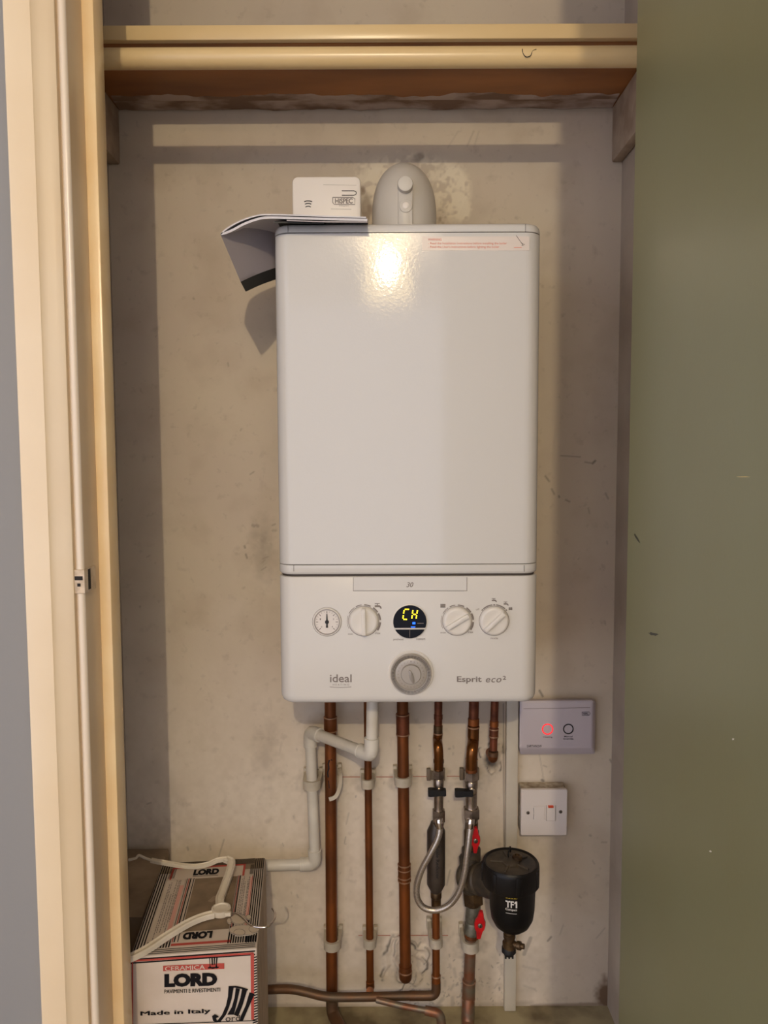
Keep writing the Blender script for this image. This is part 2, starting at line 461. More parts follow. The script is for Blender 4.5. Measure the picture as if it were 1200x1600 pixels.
    def ring(x, y, rx, ry, wd, a, seed, a0=None):
        m = (abs(u-x) < rx*2) & (abs(v-y) < ry*2)
        du, dv = (u[m]-x)/rx, (v[m]-y)/ry; th = np.arctan2(dv, du)
        wob = .16*np.sin(3*th+seed) + .10*np.sin(7*th+2*seed) + .22*(fine[m]-.5)
        d = np.hypot(du, dv) - 1 - wob
        k = np.exp(-(d/wd)**2)*np.clip((fine[m]+.35*np.sin(2*th+seed)-.28)*3, 0, 1)
        dark_marks[m] = np.maximum(dark_marks[m], a*np.exp(-((d-.08)/(wd*.4))**2)*np.clip((fine[m]+.3*np.sin(5*th+seed)-.35)*4, 0, 1))
        relief[m] = np.maximum(relief[m], k*(.5+fine[m]))
    ring(628,1506,30,36,.16,.75,1.0); ring(640,1500,24,30,.14,.6,2.2); ring(769,1182,17,22,.2,.8,4.0)
    # a whiter, patchy coat of paint on the lower wall, thinned where door shade is painted
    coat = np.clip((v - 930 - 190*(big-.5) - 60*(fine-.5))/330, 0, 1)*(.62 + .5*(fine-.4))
    coat = np.clip(coat, 0, .9)*(.12 + .88*np.clip((885-u)/50, 0, 1))  # right-hand fade puts the door's shade into the wall colour
    me = bpy.data.meshes.new('wall_back')
    idx = np.arange(nx*nz).reshape(nz, nx)
    q = np.stack([idx[:-1,:-1], idx[:-1,1:], idx[1:,1:], idx[1:,:-1]], -1).reshape(-1, 4)
    # relief: gentle undulation, lumps in the filler
    V[:,1] = -.0012*(big-.5)*1.2 - .0012*patch*fine - .0045*relief
    me.vertices.add(len(V)); me.vertices.foreach_set('co', V.ravel().astype(np.float32))
    me.loops.add(q.size); me.loops.foreach_set('vertex_index', q.ravel().astype(np.int32))
    me.polygons.add(len(q)); me.polygons.foreach_set('loop_start', np.arange(0, q.size, 4, dtype=np.int32))
    me.polygons.foreach_set('loop_total', np.full(len(q), 4, dtype=np.int32))
    me.update(calc_edges=True)
    for n, a in (('dirt', dark_marks), ('patch', patch), ('rust', stain_shade), ('coat', coat)):
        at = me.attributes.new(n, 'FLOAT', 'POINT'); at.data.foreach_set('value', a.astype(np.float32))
    me.shade_smooth()
    m = bpy.data.materials.new('stained_plaster'); m.use_nodes = True
    nt = m.node_tree; b = nt.nodes['Principled BSDF']; b.inputs['Roughness'].default_value = .62
    tc = nt.nodes.new('ShaderNodeTexCoord')
    def N(sc, det=5):
        n = nt.nodes.new('ShaderNodeTexNoise'); n.inputs['Scale'].default_value = sc; n.inputs['Detail'].default_value = det
        nt.links.new(tc.outputs['Object'], n.inputs['Vector']); return n.outputs['Fac']
    def R(x, a, b_, c, d):
        r = nt.nodes.new('ShaderNodeMapRange')
        for i, q_ in enumerate((a, b_, c, d)): r.inputs[i+1].default_value = q_
        nt.links.new(x, r.inputs[0]); return r.outputs[0]
    def MX(f, a, col):
        x = nt.nodes.new('ShaderNodeMix'); x.data_type = 'RGBA'
        nt.links.new(f, x.inputs[0])
        if isinstance(a, tuple): x.inputs[6].default_value = a
        else: nt.links.new(a, x.inputs[6])
        x.inputs[7].default_value = col; return x.outputs[2]
    def AT(n):
        a = nt.nodes.new('ShaderNodeAttribute'); a.attribute_name = n; return a.outputs['Fac']
    c = MX(R(N(3.2), .35, .7, 0, .7), lin((202,188,164)), lin((188,172,156)))
    c = MX(R(N(11), .5, .75, 0, .5), c, lin((170,152,128)))
    c = MX(R(N(60), .62, .8, 0, .35), c, lin((120,104,88)))
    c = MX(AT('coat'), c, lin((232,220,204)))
    c = MX(R(N(38), .6, .78, 0, .3), c, lin((130,112,94)))
    c = MX(AT('patch'), c, lin((226,214,188)))
    c = MX(AT('rust'), c, lin((96,66,38)))
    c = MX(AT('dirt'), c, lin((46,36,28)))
    nt.links.new(c, b.inputs['Base Color'])
    bp = nt.nodes.new('ShaderNodeBump'); bp.inputs['Strength'].default_value = .25; bp.inputs['Distance'].default_value = .002
    nt.links.new(N(45, 3), bp.inputs['Height']); nt.links.new(bp.outputs[0], b.inputs['Normal'])
    me.materials.append(m)
    o = bpy.data.objects.new('wall_back', me); C.objects.link(o); o['kind'] = 'structure'
    return o
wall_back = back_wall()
fw = lambda px, py: atY(px, py, 0.0)
mb = MB()
for pts in (((530,1213.5),(566,1213.5)), ((588,1213.5),(614,1213.5)), ((645,1213),(668,1213)), ((698,1212.5),(722,1212.5)), ((560,1461),(700,1461))):
    line_px(mb, pts, .0016, fw, (0,-1,0), (0,-.0014,0))
build('pencil_line', mb, M['laser_red'], wall_back, False)  # thin red lines across the wall between the pipes

struct('wall_left', MB().span((XL-.08, YB, -.02), (XL, .0, ZC)), M['plaster_side'])
struct('wall_right', MB().span((XR, YB, -.02), (XR+.08, .0, ZC)), M['plaster_side'])
# back of the back wall (a solid so it is not paper thin)
M['floor'] = mat('grimy_concrete', (168,156,122), .85, col2=(104,90,66), nscale=11, namt=.95, bump=.6, bscale=50, lo=.4, hi=.62)
mb = MB().span((XL-.08, YB-.1, -.06), (XR+.08, .06, 0)); struct('floor', mb, M['floor'])
# plinth of concrete behind the pipes on the left half of the floor
struct('ceiling', MB().span((-2.0, -4.6, ZC), (2.0, .06, ZC+.06)), M['room_ceiling'])
mb = MB()
mb.span((-2.0, YF, ZR), (JL-.03, YB, ZC)); mb.span((JR+.03, YF, ZR), (2.0, YB, ZC)); mb.span((JL-.03, YF, ZH), (JR+.03, YB, ZC))
mb.span((JL-.03, YF, ZR), (JR+.03, YB, -.06))
struct('wall_front', mb, M['room_wall'])
struct('floor_room', MB().span((-2.0, -4.6, ZR-.05), (2.0, YF, ZR)), M['room_floor'])

# jamb linings and stops
mb = MB().span((JL-.03, YF-.002, -.05), (JL, YB-.002, ZH), .002)
lin_l = struct('trim_1', mb, M['jamb_paint'], True)
mb = MB().span((JL-.001, -.42, -.05), (-.3595, -.385, ZH), .0025)
stop_l = struct('trim_2', mb, M['stop_paint'], True)
struct('trim_3', MB().span((JR, YF-.002, -.05), (JR+.03, YB-.002, ZH), .002).span((JR-.016, -.42, -.05), (JR+.001, -.385, ZH), .0025), M['stop_paint'], True)
struct('trim_4', MB().span((JL-.03, YF-.002, ZH-.001), (JR+.03, YB-.002, ZH+.03), .002).span((JL, -.42, ZH-.018), (JR, -.385, ZH), .002), M['stop_paint'], True)
# architrave: outer flat, ridge, hollow, thin inner edge
def arch(sgn, x_in, x_out):
    prof = [(0,0),(0,.0195),(.0015,.0212),(.004,.0218),(.0335,.0205),(.0350,.0190),(.042,.0160),(.050,.0128),(.0570,.0102),(.0585,.0092),(.0585,0)]
    W = abs(x_out-x_in)
    P = [(x_out + sgn*p[0]*W/.0585, YF-p[1]) for p in prof]
    mb = MB(); mb.rings([[(x, y, z) for x, y in P] for z in (ZR, ZH+.06)])
    return mb
struct('trim_5', arch(1, JL-.0108, -.441), M['gloss_left'], True)
struct('trim_6', arch(-1, JR+.0105, .4185), M['gloss_left'], True)
struct('trim_7', MB().span((-.4425, YF-.02, ZH+.012), (.4185, YF, ZH+.07), .004), M['gloss_left'], True)
# rounded bead on the jamb edge
P0 = JL-.0052
struct('trim_8', MB().rings([[(P0+.0052*math.cos(a), YF-.001-.0045*math.sin(a), z) for a in [PI*i/8 for i in range(9)]] for z in (-.05, ZH)]), M['arch_grey'], True)

# green door, opened towards the room
HX, HY = .3035, YF
phi = math.radians(9.6)
dirv = Vector((-math.sin(phi), -math.cos(phi), 0)); nrm = Vector((-math.cos(phi), math.sin(phi), 0))
mb = MB()
def dpt(a, t, z): return Vector((HX, HY, 0)) + dirv*a - nrm*t + Vector((0,0,z))
rect = [(0,.003),(.003,0),(.715,0),(.718,.003),(.718,.041),(.715,.044),(.003,.044),(0,.041)]
mb.rings([[dpt(a, t, z) for a, t in rect] for z in (ZR+.012, ZH-.02)])
door = struct('door_1', mb, M['green_door'], True)
fd = lambda px, py: on_plane(px, py, dpt(0,0,0), nrm)
def smudge(px, py, rx, ry, rot, m, name, n=14, j=.35):
    mb = MB(); P = []
    for i in range(n):
        a = 2*PI*i/n; k = 1 + random.uniform(-j, j)
        x = rx*k*math.cos(a); y = ry*k*math.sin(a); c, s = math.cos(rot), math.sin(rot)
        P.append((px + x*c - y*s, py + x*s + y*c))
    quad_px(mb, P, fd, nrm*.0005); build(name, mb, m, door, False)
smudge(1021,990.5,8,2.6,.22,M['scuff'],'scuff_mark'); smudge(996,842,9,.9,1.0,M['scuff'],'scuff_mark',10,.2)
smudge(1147,1155,2,1.5,0,M['chip'],'paint_chip',9); smudge(1111.5,1330.5,2.4,1.4,.6,M['chip'],'paint_chip',9)
smudge(1163,745,10,.8,0,M['door_edge'],'scuff_mark',10,.2)

# ================================================================== SHELF AND RAIL
YS = -.229
za = atY(600, 60.5, YS).z; zb_ = atY(600, 37, YS).z
t = thing('shelf', 'cream edged brown wooden shelf spanning the top of the cupboard', 'shelf', (0, YS/2, za))
mb = MB().span((XL+.001, YS+.012, za), (XR-.001, -.002, zb_-.001)); build('board', mb, M['shelf_wood'], t)
mb = MB().span((XL+.001, YS, za-.0005), (XR-.001, YS+.012, zb_), .0025); build('front_edge', mb, M['shelf_paint'], t)
YR = -.264
N_ = 150; R_ = []
for i in range(N_+1):               # ragged filler dragged onto the underside of the board
    x = XL+.026 + (XR-.022-XL-.026)*i/N_
    y0 = -.052 + .016*mnoise.noise(Vector((x*9, 1, 0))) + .009*mnoise.noise(Vector((x*45, 2, 0)))
    y1 = -.034
    R_.append([(x, y0, za+.0002), (x, y0+.003, za-.0010), (x, y1, za-.0012), (x, y1, za+.0002)])
build('filler_smear', MB().rings(R_), M['plaster_smear'], t, True, 60)
pr = atY(600, 90.3, YR)
t = thing('hanging_rail', 'round cream painted hanging rail just under the shelf front edge', 'rail', (0, YR, pr.z))
rr_ = (atY(600,74,YR).z - atY(600,106.5,YR).z)/2*.985
mb = MB().cyl((XL+.0012, YR, pr.z), (XR-.0012, YR, pr.z), rr_, 40); build('pole', mb, M['shelf_paint'], t)
mb = MB().tube(spline([atY(816,77,YR-.0136)+Vector((0,-.001,0)), atY(817,83,YR-.0138), atY(822,89,YR-.0142), atY(829,87,YR-.0141), atY(832,80,YR-.0137), atY(838,77,YR-.0136)], 5), .0006, 6)
build('loose_hair', mb, M['rubber'], t)
# support battens below the shelf
bz1 = za - .0006; bz0 = atY(965, 255, 0).z
t = build('shelf_batten', MB().span((XL+.001, -.30, bz0), (XL+.023, -.003, bz1), .003), M['batten'])
t['label'] = 'painted shelf batten on the left side wall, partly hidden by the door frame'; t['category'] = 'batten'; t['group'] = 'battens under the shelf'
t = build('shelf_batten', MB().span((XR-.020, -.30, bz0), (XR-.001, -.003, bz1), .003), M['batten'])
t['label'] = 'painted shelf batten on the right side wall beside the green door'; t['category'] = 'batten'; t['group'] = 'battens under the shelf'
zc0 = atY(600, 166, -.012).z
mb = MB()
N_ = 160; R_ = []
for i in range(N_+1):
    x = XL+.024 + (XR-.021-XL-.024)*i/N_
    w = mnoise.noise(Vector((x*14, 0, 0)))*.0035 + mnoise.noise(Vector((x*60, 3, 0)))*.0018
    d = .012 + .003*mnoise.noise(Vector((x*22, 7, 0)))
    R_.append([(x, -.0035, zc0+w-.0012), (x, -d-.012, zc0+.001+w), (x, -d-.018, (zc0+bz1)/2), (x, -d-.023, bz1), (x, -.0035, bz1)])
mb.rings(R_)
t = build('shelf_batten', mb, M['plaster_smear'], None, True, 60)
t['label'] = 'filler-smeared back batten along the wall under the brown shelf'; t['category'] = 'batten'; t['group'] = 'battens under the shelf'

# strike plate on the jamb
p = atY(131, 905, YF-.004)
t = thing('strike_plate', 'worn painted metal latch plate on the left door frame', 'latch plate', (p.x, YF-.004, p.z-.028))
z0 = atY(131, 926, YF).z; z1 = atY(131, 889, YF).z; zm = (z0+z1)/2
mb = MB().span((JL-.0125, YF-.0075, z0), (JL+.0022, YF-.0048, z1), .0012).span((JL+.0006, YF-.0075, z0), (JL+.0022, YF+.03, z1), .0007)
build('plate', mb, M['strike'], t)
mb = MB().span((JL-.010, YF-.0082, zm+.002), (JL+.000, YF-.0074, zm+.007), .0003).span((JL-.007, YF-.0082, zm-.006), (JL-.003, YF-.0074, zm-.002), .0003)
mb.span((JL+.0018, YF+.004, zm-.012), (JL+.0026, YF+.012, zm+.014), .0003)
build('latch_hole', mb, M['hole'], t)

# ================================================================== BOILER
YB0 = -.278
fb = lambda px, py: atY(px, py, YB0)
bx0 = (fb(422.5,420).x + fb(440,1040).x)/2; bx1 = (fb(847,420).x + fb(842.5,1040).x)/2
bcx = (bx0+bx1)/2; bhx = (bx1-bx0)/2; bhy = (-YB0-.003)/2; bcy = YB0+bhy
ztop = fb(635,348).z; zbot = fb(640,1100.5).z
zt1 = fb(640,363).z; zl1 = fb(640,882).z; zl0 = fb(640,897).z; zp1 = fb(640,900.5).z
boiler = thing('boiler', 'white wall-hung combi boiler with dials and a round timer', 'boiler', (bcx, bcy, zbot))
R_B = .026
mb = MB(); loftZ(mb, bcx, bcy, bhx, bhy, R_B, [(zt1+.0006, .002), (zt1+.0006, 0), (ztop-.009, 0), (ztop-.005, .001), (ztop-.002, .0032), (ztop, .0075)])
build('top_trim', mb, M['casing'], boiler)
mb = MB(); loftZ(mb, bcx, bcy, bhx, bhy, R_B, [(zl1+.0005, .001), (zl1+.001, 0), (zt1-.001, 0), (zt1-.0004, .0012)])
build('front_casing', mb, M['casing'], boiler)
mb = MB(); loftZ(mb, bcx, bcy, bhx, bhy, R_B, [(zl0, .003), (zl0+.002, .0006), (zl0+.004, 0), (zl1-.001, 0), (zl1-.0004, .0012)])
build('lower_trim', mb, M['casing'], boiler)
mb = MB(); loftZ(mb, bcx, bcy, bhx-.004, bhy-.004, R_B-.004, [(zbot+.03, 0), (ztop-.01, 0)])
build('chassis', mb, M['seam'], boiler)
mb = MB(); loftZ(mb, bcx, bcy, bhx, bhy, R_B, [(zbot, .013), (zbot+.0012, .0075), (zbot+.0042, .0028), (zbot+.009, .0006), (zbot+.014, 0), (zp1-.0025, 0), (zp1-.0006, .001), (zp1, .003)])
panel = build('control_panel', mb, M['panel'], boiler)
OFF = (0, -.0004, 0)
# corner seams in the trims
mb = MB()
for x, y0, y1 in ((450,350,363),(821,350,363),(459,883,893),(819,883,893)):
    line_px(mb, ((x,y0),(x,y1)), .0007, fb, (0,-1,0), OFF)
build('trim_seam', mb, M['seam'], boiler, False)
# flap with the number
mb = MB().prism([fb(x, y)+Vector((0,.0005,0)) for x, y in ((552,902),(729.5,902),(729.5,922.5),(552,922.5))], (0,-.0009,0))
flap = build('flap', mb, M['panel'], boiler)
mb = MB()
for a in (((552,902),(552,922.5)), ((729.5,902),(729.5,922.5)), ((551.5,923),(730,923))):
    line_px(mb, a, .0007, fb, (0,-1,0), (0,-.0006,0))
build('flap_seam', mb, M['grey_print'], flap, False)
mb = MB(); letter_px(mb, '30', 635, 909.5, 646, 917.5, fb, (0,-.0007,0), weight=.02, shear=.25)
build('lettering', mb, M['grey_print'], flap, False)
# warning sticker
mb = MB().prism([fb(x, y)+Vector((0,.0003,0)) for x, y in ((659.5,369.5),(827,369.5),(827,391.5),(659.5,391.5))], (0,-.0005,0))
st = build('warning_label', mb, M['sticker'], boiler, label='pale sticker with red warning text')
mb = MB(); o2 = (0,-.0004,0)
letter_px(mb, 'WARNING', 668.5, 372.5, 690, 376.2, fb, o2, weight=.01)
letter_px(mb, '- Read the Installation Instructions before installing the boiler', 669, 378.5, 792, 383, fb, o2, weight=.008)
letter_px(mb, "- Read the User's Instructions before lighting the boiler", 669, 384, 780, 388.6, fb, o2, weight=.008)
build('red_lettering', mb, M['red_print'], st, False)
mb = MB()
line_px(mb, ((806.5,368),(812,376),(817.5,383.6)), .0007, fb, (0,-1,0), o2); line_px(mb, ((812,376),(815,380),(820,382.2),(815,384)), .0007, fb, (0,-1,0), o2)
build('curl_mark', mb, M['seam'], st, False)
mb = MB(); line_px(mb, ((803,386.8),(815,386.6)), .0010, fb, (0,-1,0), o2); build('red_dash', mb, M['red_print'], st, False)

def disc(mb, c, prof, n=40): return mb.lathe(c, (0,-1,0), prof, n)
mpx = 1.142*1.0/1200*1.014          # metres per pixel on the control panel
# pressure gauge
c = fb(511, 971.5)
mb = MB(); disc(mb, c, [(-.001,.0215),(.0015,.0215),(.0026,.0205),(.0026,.0195),(.0012,.0188),(.0010,.0180)])
g = build('pressure_gauge', mb, M['panel_knob'], boiler)
mb = MB(); disc(mb, c, [(.0005,.0182),(.0016,.0178)]); build('dial_face', mb, M['gauge_face'], g)
mb = MB()
for i in range(19):
    a = math.radians(225 - 270*i/18); r0 = .0150 if i % 3 else .0132
    u = Vector((math.cos(a), 0, math.sin(a))); s = Vector((-u.z, 0, u.x))*(.0003 if i % 3 else .00055)
    q = c + Vector((0,-.0018,0)); mb.add([q+u*r0-s, q+u*.0165-s, q+u*.0165+s, q+u*r0+s], [(0,1,2,3)])
for i, s in enumerate('01234'):
    a = math.radians(222 - 264*i/4); q = c + Vector((math.cos(a)*.0108-.001, -.0018, math.sin(a)*.0108-.0013))
    letter(mb, s, q, (.0018,0,0), (0,0,.0026), (0,0,0), weight=.01)
build('dial_scale', mb, M['grey_print'], g, False)
mb = MB().prism([c+Vector((x,-.0022,z)) for x, z in ((-.0006,.0125),(.0006,.0125),(.0013,.001),(.0012,-.004),(.0017,-.0085),(-.0017,-.0085),(-.0012,-.004),(-.0013,.001))], (0,-.0006,0))
disc(mb, c, [(.002,.003),(.0036,.0028)], 20)
build('needle', mb, M['black_print'], g)
mb = MB(); mb.lathe(c, (0,-1,0), [(.0017,.0180),(.0030,.0183),(.0030,.0194),(.0020,.0200)], 48, caps=False); build('bezel', mb, M['silver_dark'], g)
mb = MB(); mb.lathe(c, (0,-1,0), [(-.0005,.0215),(.0004,.0222),(-.0005,.0224)], 48, caps=False); build('outline', mb, M['grey_print'], g)  # grey ring drawn in as the bezel's shadow
# knobs
def knob(cpx, cpy, rpx, ang, name='control_knob'):
    c = fb(cpx, cpy); r = rpx*mpx
    mb = MB(); disc(mb, c, [(-.001,r*1.03),(.002,r*1.03),(.0045,r*.985),(.0062,r*.90),(.0066,r*.80),(.0052,r*.5),(.0050,0)], 48)
    k = build(name, mb, M['panel_knob'], boiler)
    u = Vector((math.cos(ang), 0, math.sin(ang))); s = Vector((-u.z, 0, u.x))
    w = r*.155; L = r*.97; P = []
    mb = MB(); R = []
    for d, sc in ((.003,1.0),(.0105,.98),(.0125,.90),(.0130,.7)):
        R.append([c + u*(L*sc*a) + s*(w*sc*b) + Vector((0,-d,0)) for a, b in ((1,-.8),(1,.8),(.93,1),(-.93,1),(-1,.8),(-1,-.8),(-.93,-1),(.93,-1))])
    mb.rings(R); build('grip', mb, M['panel_knob'], k)
    mb = MB()
    pts = [(c + Vector((math.cos(a)*r*1.045, -.0002, math.sin(a)*r*1.045))) for a in np.linspace(0, 2*PI, 49)]
    o = len(mb.v)
    for q in pts:
        d = (q-c); d.y = 0; mb.v += [q, q + d.normalized()*.0006]
    for i in range(48): mb.f.append((o+2*i, o+2*i+2, o+2*i+3, o+2*i+1))
    build('outline', mb, M['grey_print'], k, False)
    return k, c, r
def arcs(mb, c, r, spans, y=-.0005):
    for a0, a1, w in spans:
        n = 8; o = len(mb.v)
        for i in range(n+1):
            a = math.radians(a0 + (a1-a0)*i/n); u = Vector((math.cos(a), 0, math.sin(a)))
            mb.v += [c + u*(r-w/2) + Vector((0,y,0)), c + u*(r+w/2) + Vector((0,y,0))]
            if i: mb.f.append((o+2*i-2, o+2*i-1, o+2*i+1, o+2*i))
def tap(mb, px, py, s):
    f = fb
    quad_px(mb, [(px-5*s,py-4.6*s),(px+3*s,py-4.6*s),(px+3*s,py-3.4*s),(px-5*s,py-3.4*s)], f, OFF)
    quad_px(mb, [(px-1.6*s,py-3.4*s),(px-.2*s,py-3.4*s),(px-.2*s,py-1.4*s),(px-1.6*s,py-1.4*s)], f, OFF)
    quad_px(mb, [(px-5*s,py-1.4*s),(px+2.4*s,py-1.4*s),(px+5*s,py+.6*s),(px+6*s,py+3.8*s),(px+3.6*s,py+3.8*s),(px+2.6*s,py+1.6*s),(px-5*s,py+1.6*s)], f, OFF)
def rad(mb, px, py, s):
    for i in range(4):
        quad_px(mb, [(px-3.6*s+2*s*i,py-3*s),(px-2.3*s+2*s*i,py-3*s),(px-2.3*s+2*s*i,py+3*s),(px-3.6*s+2*s*i,py+3*s)], fb, OFF)
    quad_px(mb, [(px-4*s,py-1.8*s),(px+4*s,py-1.8*s),(px+4*s,py-.8*s),(px-4*s,py-.8*s)], fb, OFF)
    quad_px(mb, [(px-4*s,py+1*s),(px+4*s,py+1*s),(px+4*s,py+2*s),(px-4*s,py+2*s)], fb, OFF)
k1, c1, r1 = knob(568.3, 970.5, 22.6, math.radians(91))
k2, c2, r2 = knob(714.3, 970.2, 22, math.radians(31))
k3, c3, r3 = knob(772, 970, 22.2, math.radians(43))
mb = MB()
vol = [(208,160,.0006),(152,124,.0009),(118,97,.0014),(88,65,.0018),(55,33,.0022),(28,4,.0025),(-4,-34,.0027)]
arcs(mb, c1, r1*1.145, vol); build('dial_marking', mb, M['grey_print'], k1, False)
mb = MB(); arcs(mb, c2, r2*1.145, vol); build('dial_marking', mb, M['grey_print'], k2, False)
mb = MB(); arcs(mb, c3, r3*1.145, [(132,97,.0018),(83,48,.0018)])
for a in (137,90,42): arcs(mb, c3, r3*1.145, [(a-3,a+3,.0018)])
build('dial_marking', mb, M['grey_print'], k3, False)
mb = MB(); tap(mb, 590.5, 947, 1); rad(mb, 692, 946.5, 1); tap(mb, 772, 938, .72); tap(mb, 790.5, 943.5, .72); rad(mb, 797.5, 951, .72)
build('symbol_print', mb, M['grey_print'], panel, False)
mb = MB()
for s, x0, y0, x1, y1 in (('min',544,989,551,992),('max',586,988.3,594.5,991),('min',688.5,987,696.5,989.6),('max',731,986.6,739.5,989.2),
                          ('off',743.5,950.5,749,953.5),('mode',766.5,995.3,778,998.8),('preheat',614.5,997.2,630.5,1001.2),('restart',650.5,996.8,664.5,1000)):
    letter_px(mb, s, x0, y0, x1, y1, fb, OFF)
build('caption_lettering', mb, M['grey_print'], panel, False)
mb = MB(); letter_px(mb, 'ideal', 515.5, 1053.5, 549.5, 1066, fb, OFF, weight=.012)
letter_px(mb, 'HEATING', 520, 1068.3, 545.5, 1071, fb, OFF, space=1.5)
line_px(mb, ((515,1073),(522,1073.8),(532,1074.2),(542,1073.8),(549,1073)), .0007, fb, (0,-1,0), OFF)
build('logo_lettering', mb, M['grey_print'], panel, False)
mb = MB()
letter_px(mb, 'Esprit', 713.8, 1056.5, 752.5, 1068.2, fb, OFF, weight=.022)
letter_px(mb, 'eco', 759, 1059.2, 783.5, 1066.3, fb, OFF, weight=.012, shear=.25, space=1.12)
letter_px(mb, '2', 785.5, 1055.8, 790.6, 1062, fb, OFF, weight=.025)
build('model_lettering', mb, M['grey_print'], panel, False)
# display
c = fb(640.3, 971); r = 26*mpx
mb = MB(); disc(mb, c, [(-.001,r*1.06),(.0008,r*1.06),(.0014,r*1.02),(.0014,0)], 48)
dsp = build('display', mb, M['panel_knob'], boiler)
def seg_disc(z0, z1, y0, y1):
    mb = MB(); P = []
    n = 60
    A = [2*PI*i/n for i in range(n)]
    P = [(r*math.cos(a), r*math.sin(a)) for a in A]
    P = [(x, min(max(z, z0), z1)) for x, z in P]
    out = []
    for q in P:
        x, z = q; x = math.copysign(min(abs(x), math.sqrt(max(r*r-z*z, 0))), x)
        if not out or (Vector((x,z))-Vector(out[-1])).length > 1e-6: out.append((x, z))
    mb.prism([c+Vector((x, y0, z)) for x, z in out], (0, y1-y0, 0)); return mb
zs = (971-980.6)*mpx; zs2 = (971-983.4)*mpx
scr = build('screen', seg_disc(zs, r, -.001, -.0026), M['display'], dsp, True)
bt = build('button', seg_disc(-r, zs2, -.001, -.0030), M['display'], dsp, True)
mb = MB(); line_px(mb, ((640.3,984),(640.3,996)), .0006, lambda x, y: atY(x, y, c.y-.0031), (0,-1,0), (0,-.0001,0)); build('button_split', mb, M['grey_print'], bt, False)
fs_ = lambda x, y: atY(x, y, c.y-.0028)
mb = MB()
def sg(x0, y0, x1, y1, w=.0017): line_px(mb, ((x0,y0),(x1,y1)), w, fs_, (0,-1,0), (0,0,0))
sl = -.10
def X_(x, y): return x - (y-960)*.14
for (x0, y0, x1, y1) in ((631.5,952,638,952),(630.5,953.3,630.5,958.6),(630.5,961.4,630.5,966.5),(631.5,967.8,637,967.8),
                         (644.3,953.3,644.3,958.6),(644.3,961.4,644.3,966.5),(651.3,953.3,651.3,958.6),(651.3,961.4,651.3,966.5),(645.6,960,650,960)):
    sg(X_(x0,y0), y0, X_(x1,y1), y1)
build('display_digits', mb, M['digits'], scr, False)
mb = MB(); quad_px(mb, [(644.5,972),(649,972),(649,975.4),(644.5,975.4)], fs_, (0,0,0)); quad_px(mb, [(642,979),(649,979),(648.5,980.3),(642.5,980.3)], fs_, (0,0,0))
build('indicator_light', mb, M['blue_led'], scr, False)
mb = MB(); line_px(mb, ((652,974),(662,974)), .0010, fs_, (0,-1,0), (0,0,0)); build('display_text', mb, M['grey_print'], scr, False)
# timer
c = fb(642.2, 1051)
R0 = 35.5*mpx
mb = MB(); disc(mb, c, [(-.001,R0),(.0016,R0),(.0024,R0*.97),(.0018,R0*.90),(.0008,R0*.83)], 64)
tm = build('timer', mb, M['panel_knob'], boiler)
c2_ = fb(642.0, 1052)
R1 = 32*mpx
mb = MB(); disc(mb, c2_, [(0,R1),(.006,R1),(.0068,R1*.97),(.0062,R1*.80),(.0046,R1*.775),(.0044,0)], 72)
ring = build('timer_ring', mb, M['silver'], tm)
mb = MB()
for i in range(96):
    a = 2*PI*i/96; u = Vector((math.cos(a), 0, math.sin(a))); s = Vector((-u.z, 0, u.x))*.00045
    q = c2_ + Vector((0,-.0069,0)); mb.add([q+u*R1*.815-s, q+u*R1*.955-s, q+u*R1*.955+s+Vector((0,.0001,0)), q+u*R1*.815+s], [(0,1,2,3)])
build('tappet_marking', mb, M['seam'], ring, False)
mb = MB(); disc(mb, c2_, [(.004,R1*.775),(.0052,R1*.765),(.0055,R1*.74),(.0055,R1*.50),(.0075,R1*.48),(.0082,R1*.46),(.0082,0)], 64)
dl = build('timer_dial', mb, M['silver'], tm)
mb = MB()
for i in range(24):
    a = PI/2 - 2*PI*i/24; q = c2_ + Vector((math.cos(a)*R1*.63, -.0057, math.sin(a)*R1*.63))
    letter(mb, str(i+1), q-Vector((.0009,0,.0010)), (.0018,0,0), (0,0,.0020), (0,0,0))
arcs(mb, c2_+Vector((0,-.0080,0)), R1*.52, [(140,40,.0006)])
build('hour_marking', mb, M['grey_print'], dl, False)
mb = MB(); R = []
u = Vector((-.28, 0, .96)); s = Vector((.96, 0, .28))
for d, k in ((.008,1),(.0098,.92),(.0103,.7)):
    R.append([c2_ + Vector((.0006,-d,-.003)) + u*(math.cos(a)*R1*.36*k) + s*(math.sin(a)*R1*.105*k) for a in [2*PI*i/28 for i in range(28)]])
mb.rings(R); build('pointer', mb, M['silver_dark'], tm)

# flue elbow on top of the boiler
fy = -.135
cx = atY(632.5, 345, fy-.04).x; z0 = ztop-.002
rF = (atY(683.5,343,fy).x - atY(583,343,fy).x)/2
ztopF = atY(633, 259.5, fy+.02).z
flue = thing('flue_elbow', 'white rounded flue elbow with two round caps on top of the boiler', 'flue', (cx, fy, z0))
mb = MB()
n = 16; P = [Vector((cx, fy, z0)), Vector((cx, fy, z0+.006)), Vector((cx, fy, z0+.012))]; RR = [rF*1.0, rF*1.0, rF]
zc = ztopF - rF
P.append(Vector((cx, fy, zc))); RR.append(rF)
mb = MB(); R = []
N = 48
zb = z0+.046; hd = ztopF-zb
for z, k in ((z0,1.0),(zb,1.0)):
    R.append([(cx+rF*k*math.cos(2*PI*j/N), fy+rF*k*math.sin(2*PI*j/N), z) for j in range(N)])
for i in range(1, 23):
    tt = math.sin(PI/2*i/22); k = max(math.sqrt(max(1-tt**2.6, 0)), .012)
    R.append([(cx+rF*k*math.cos(2*PI*j/N), fy+.012*tt+rF*k*math.sin(2*PI*j/N), zb+hd*tt) for j in range(N)])
mb.rings(R)
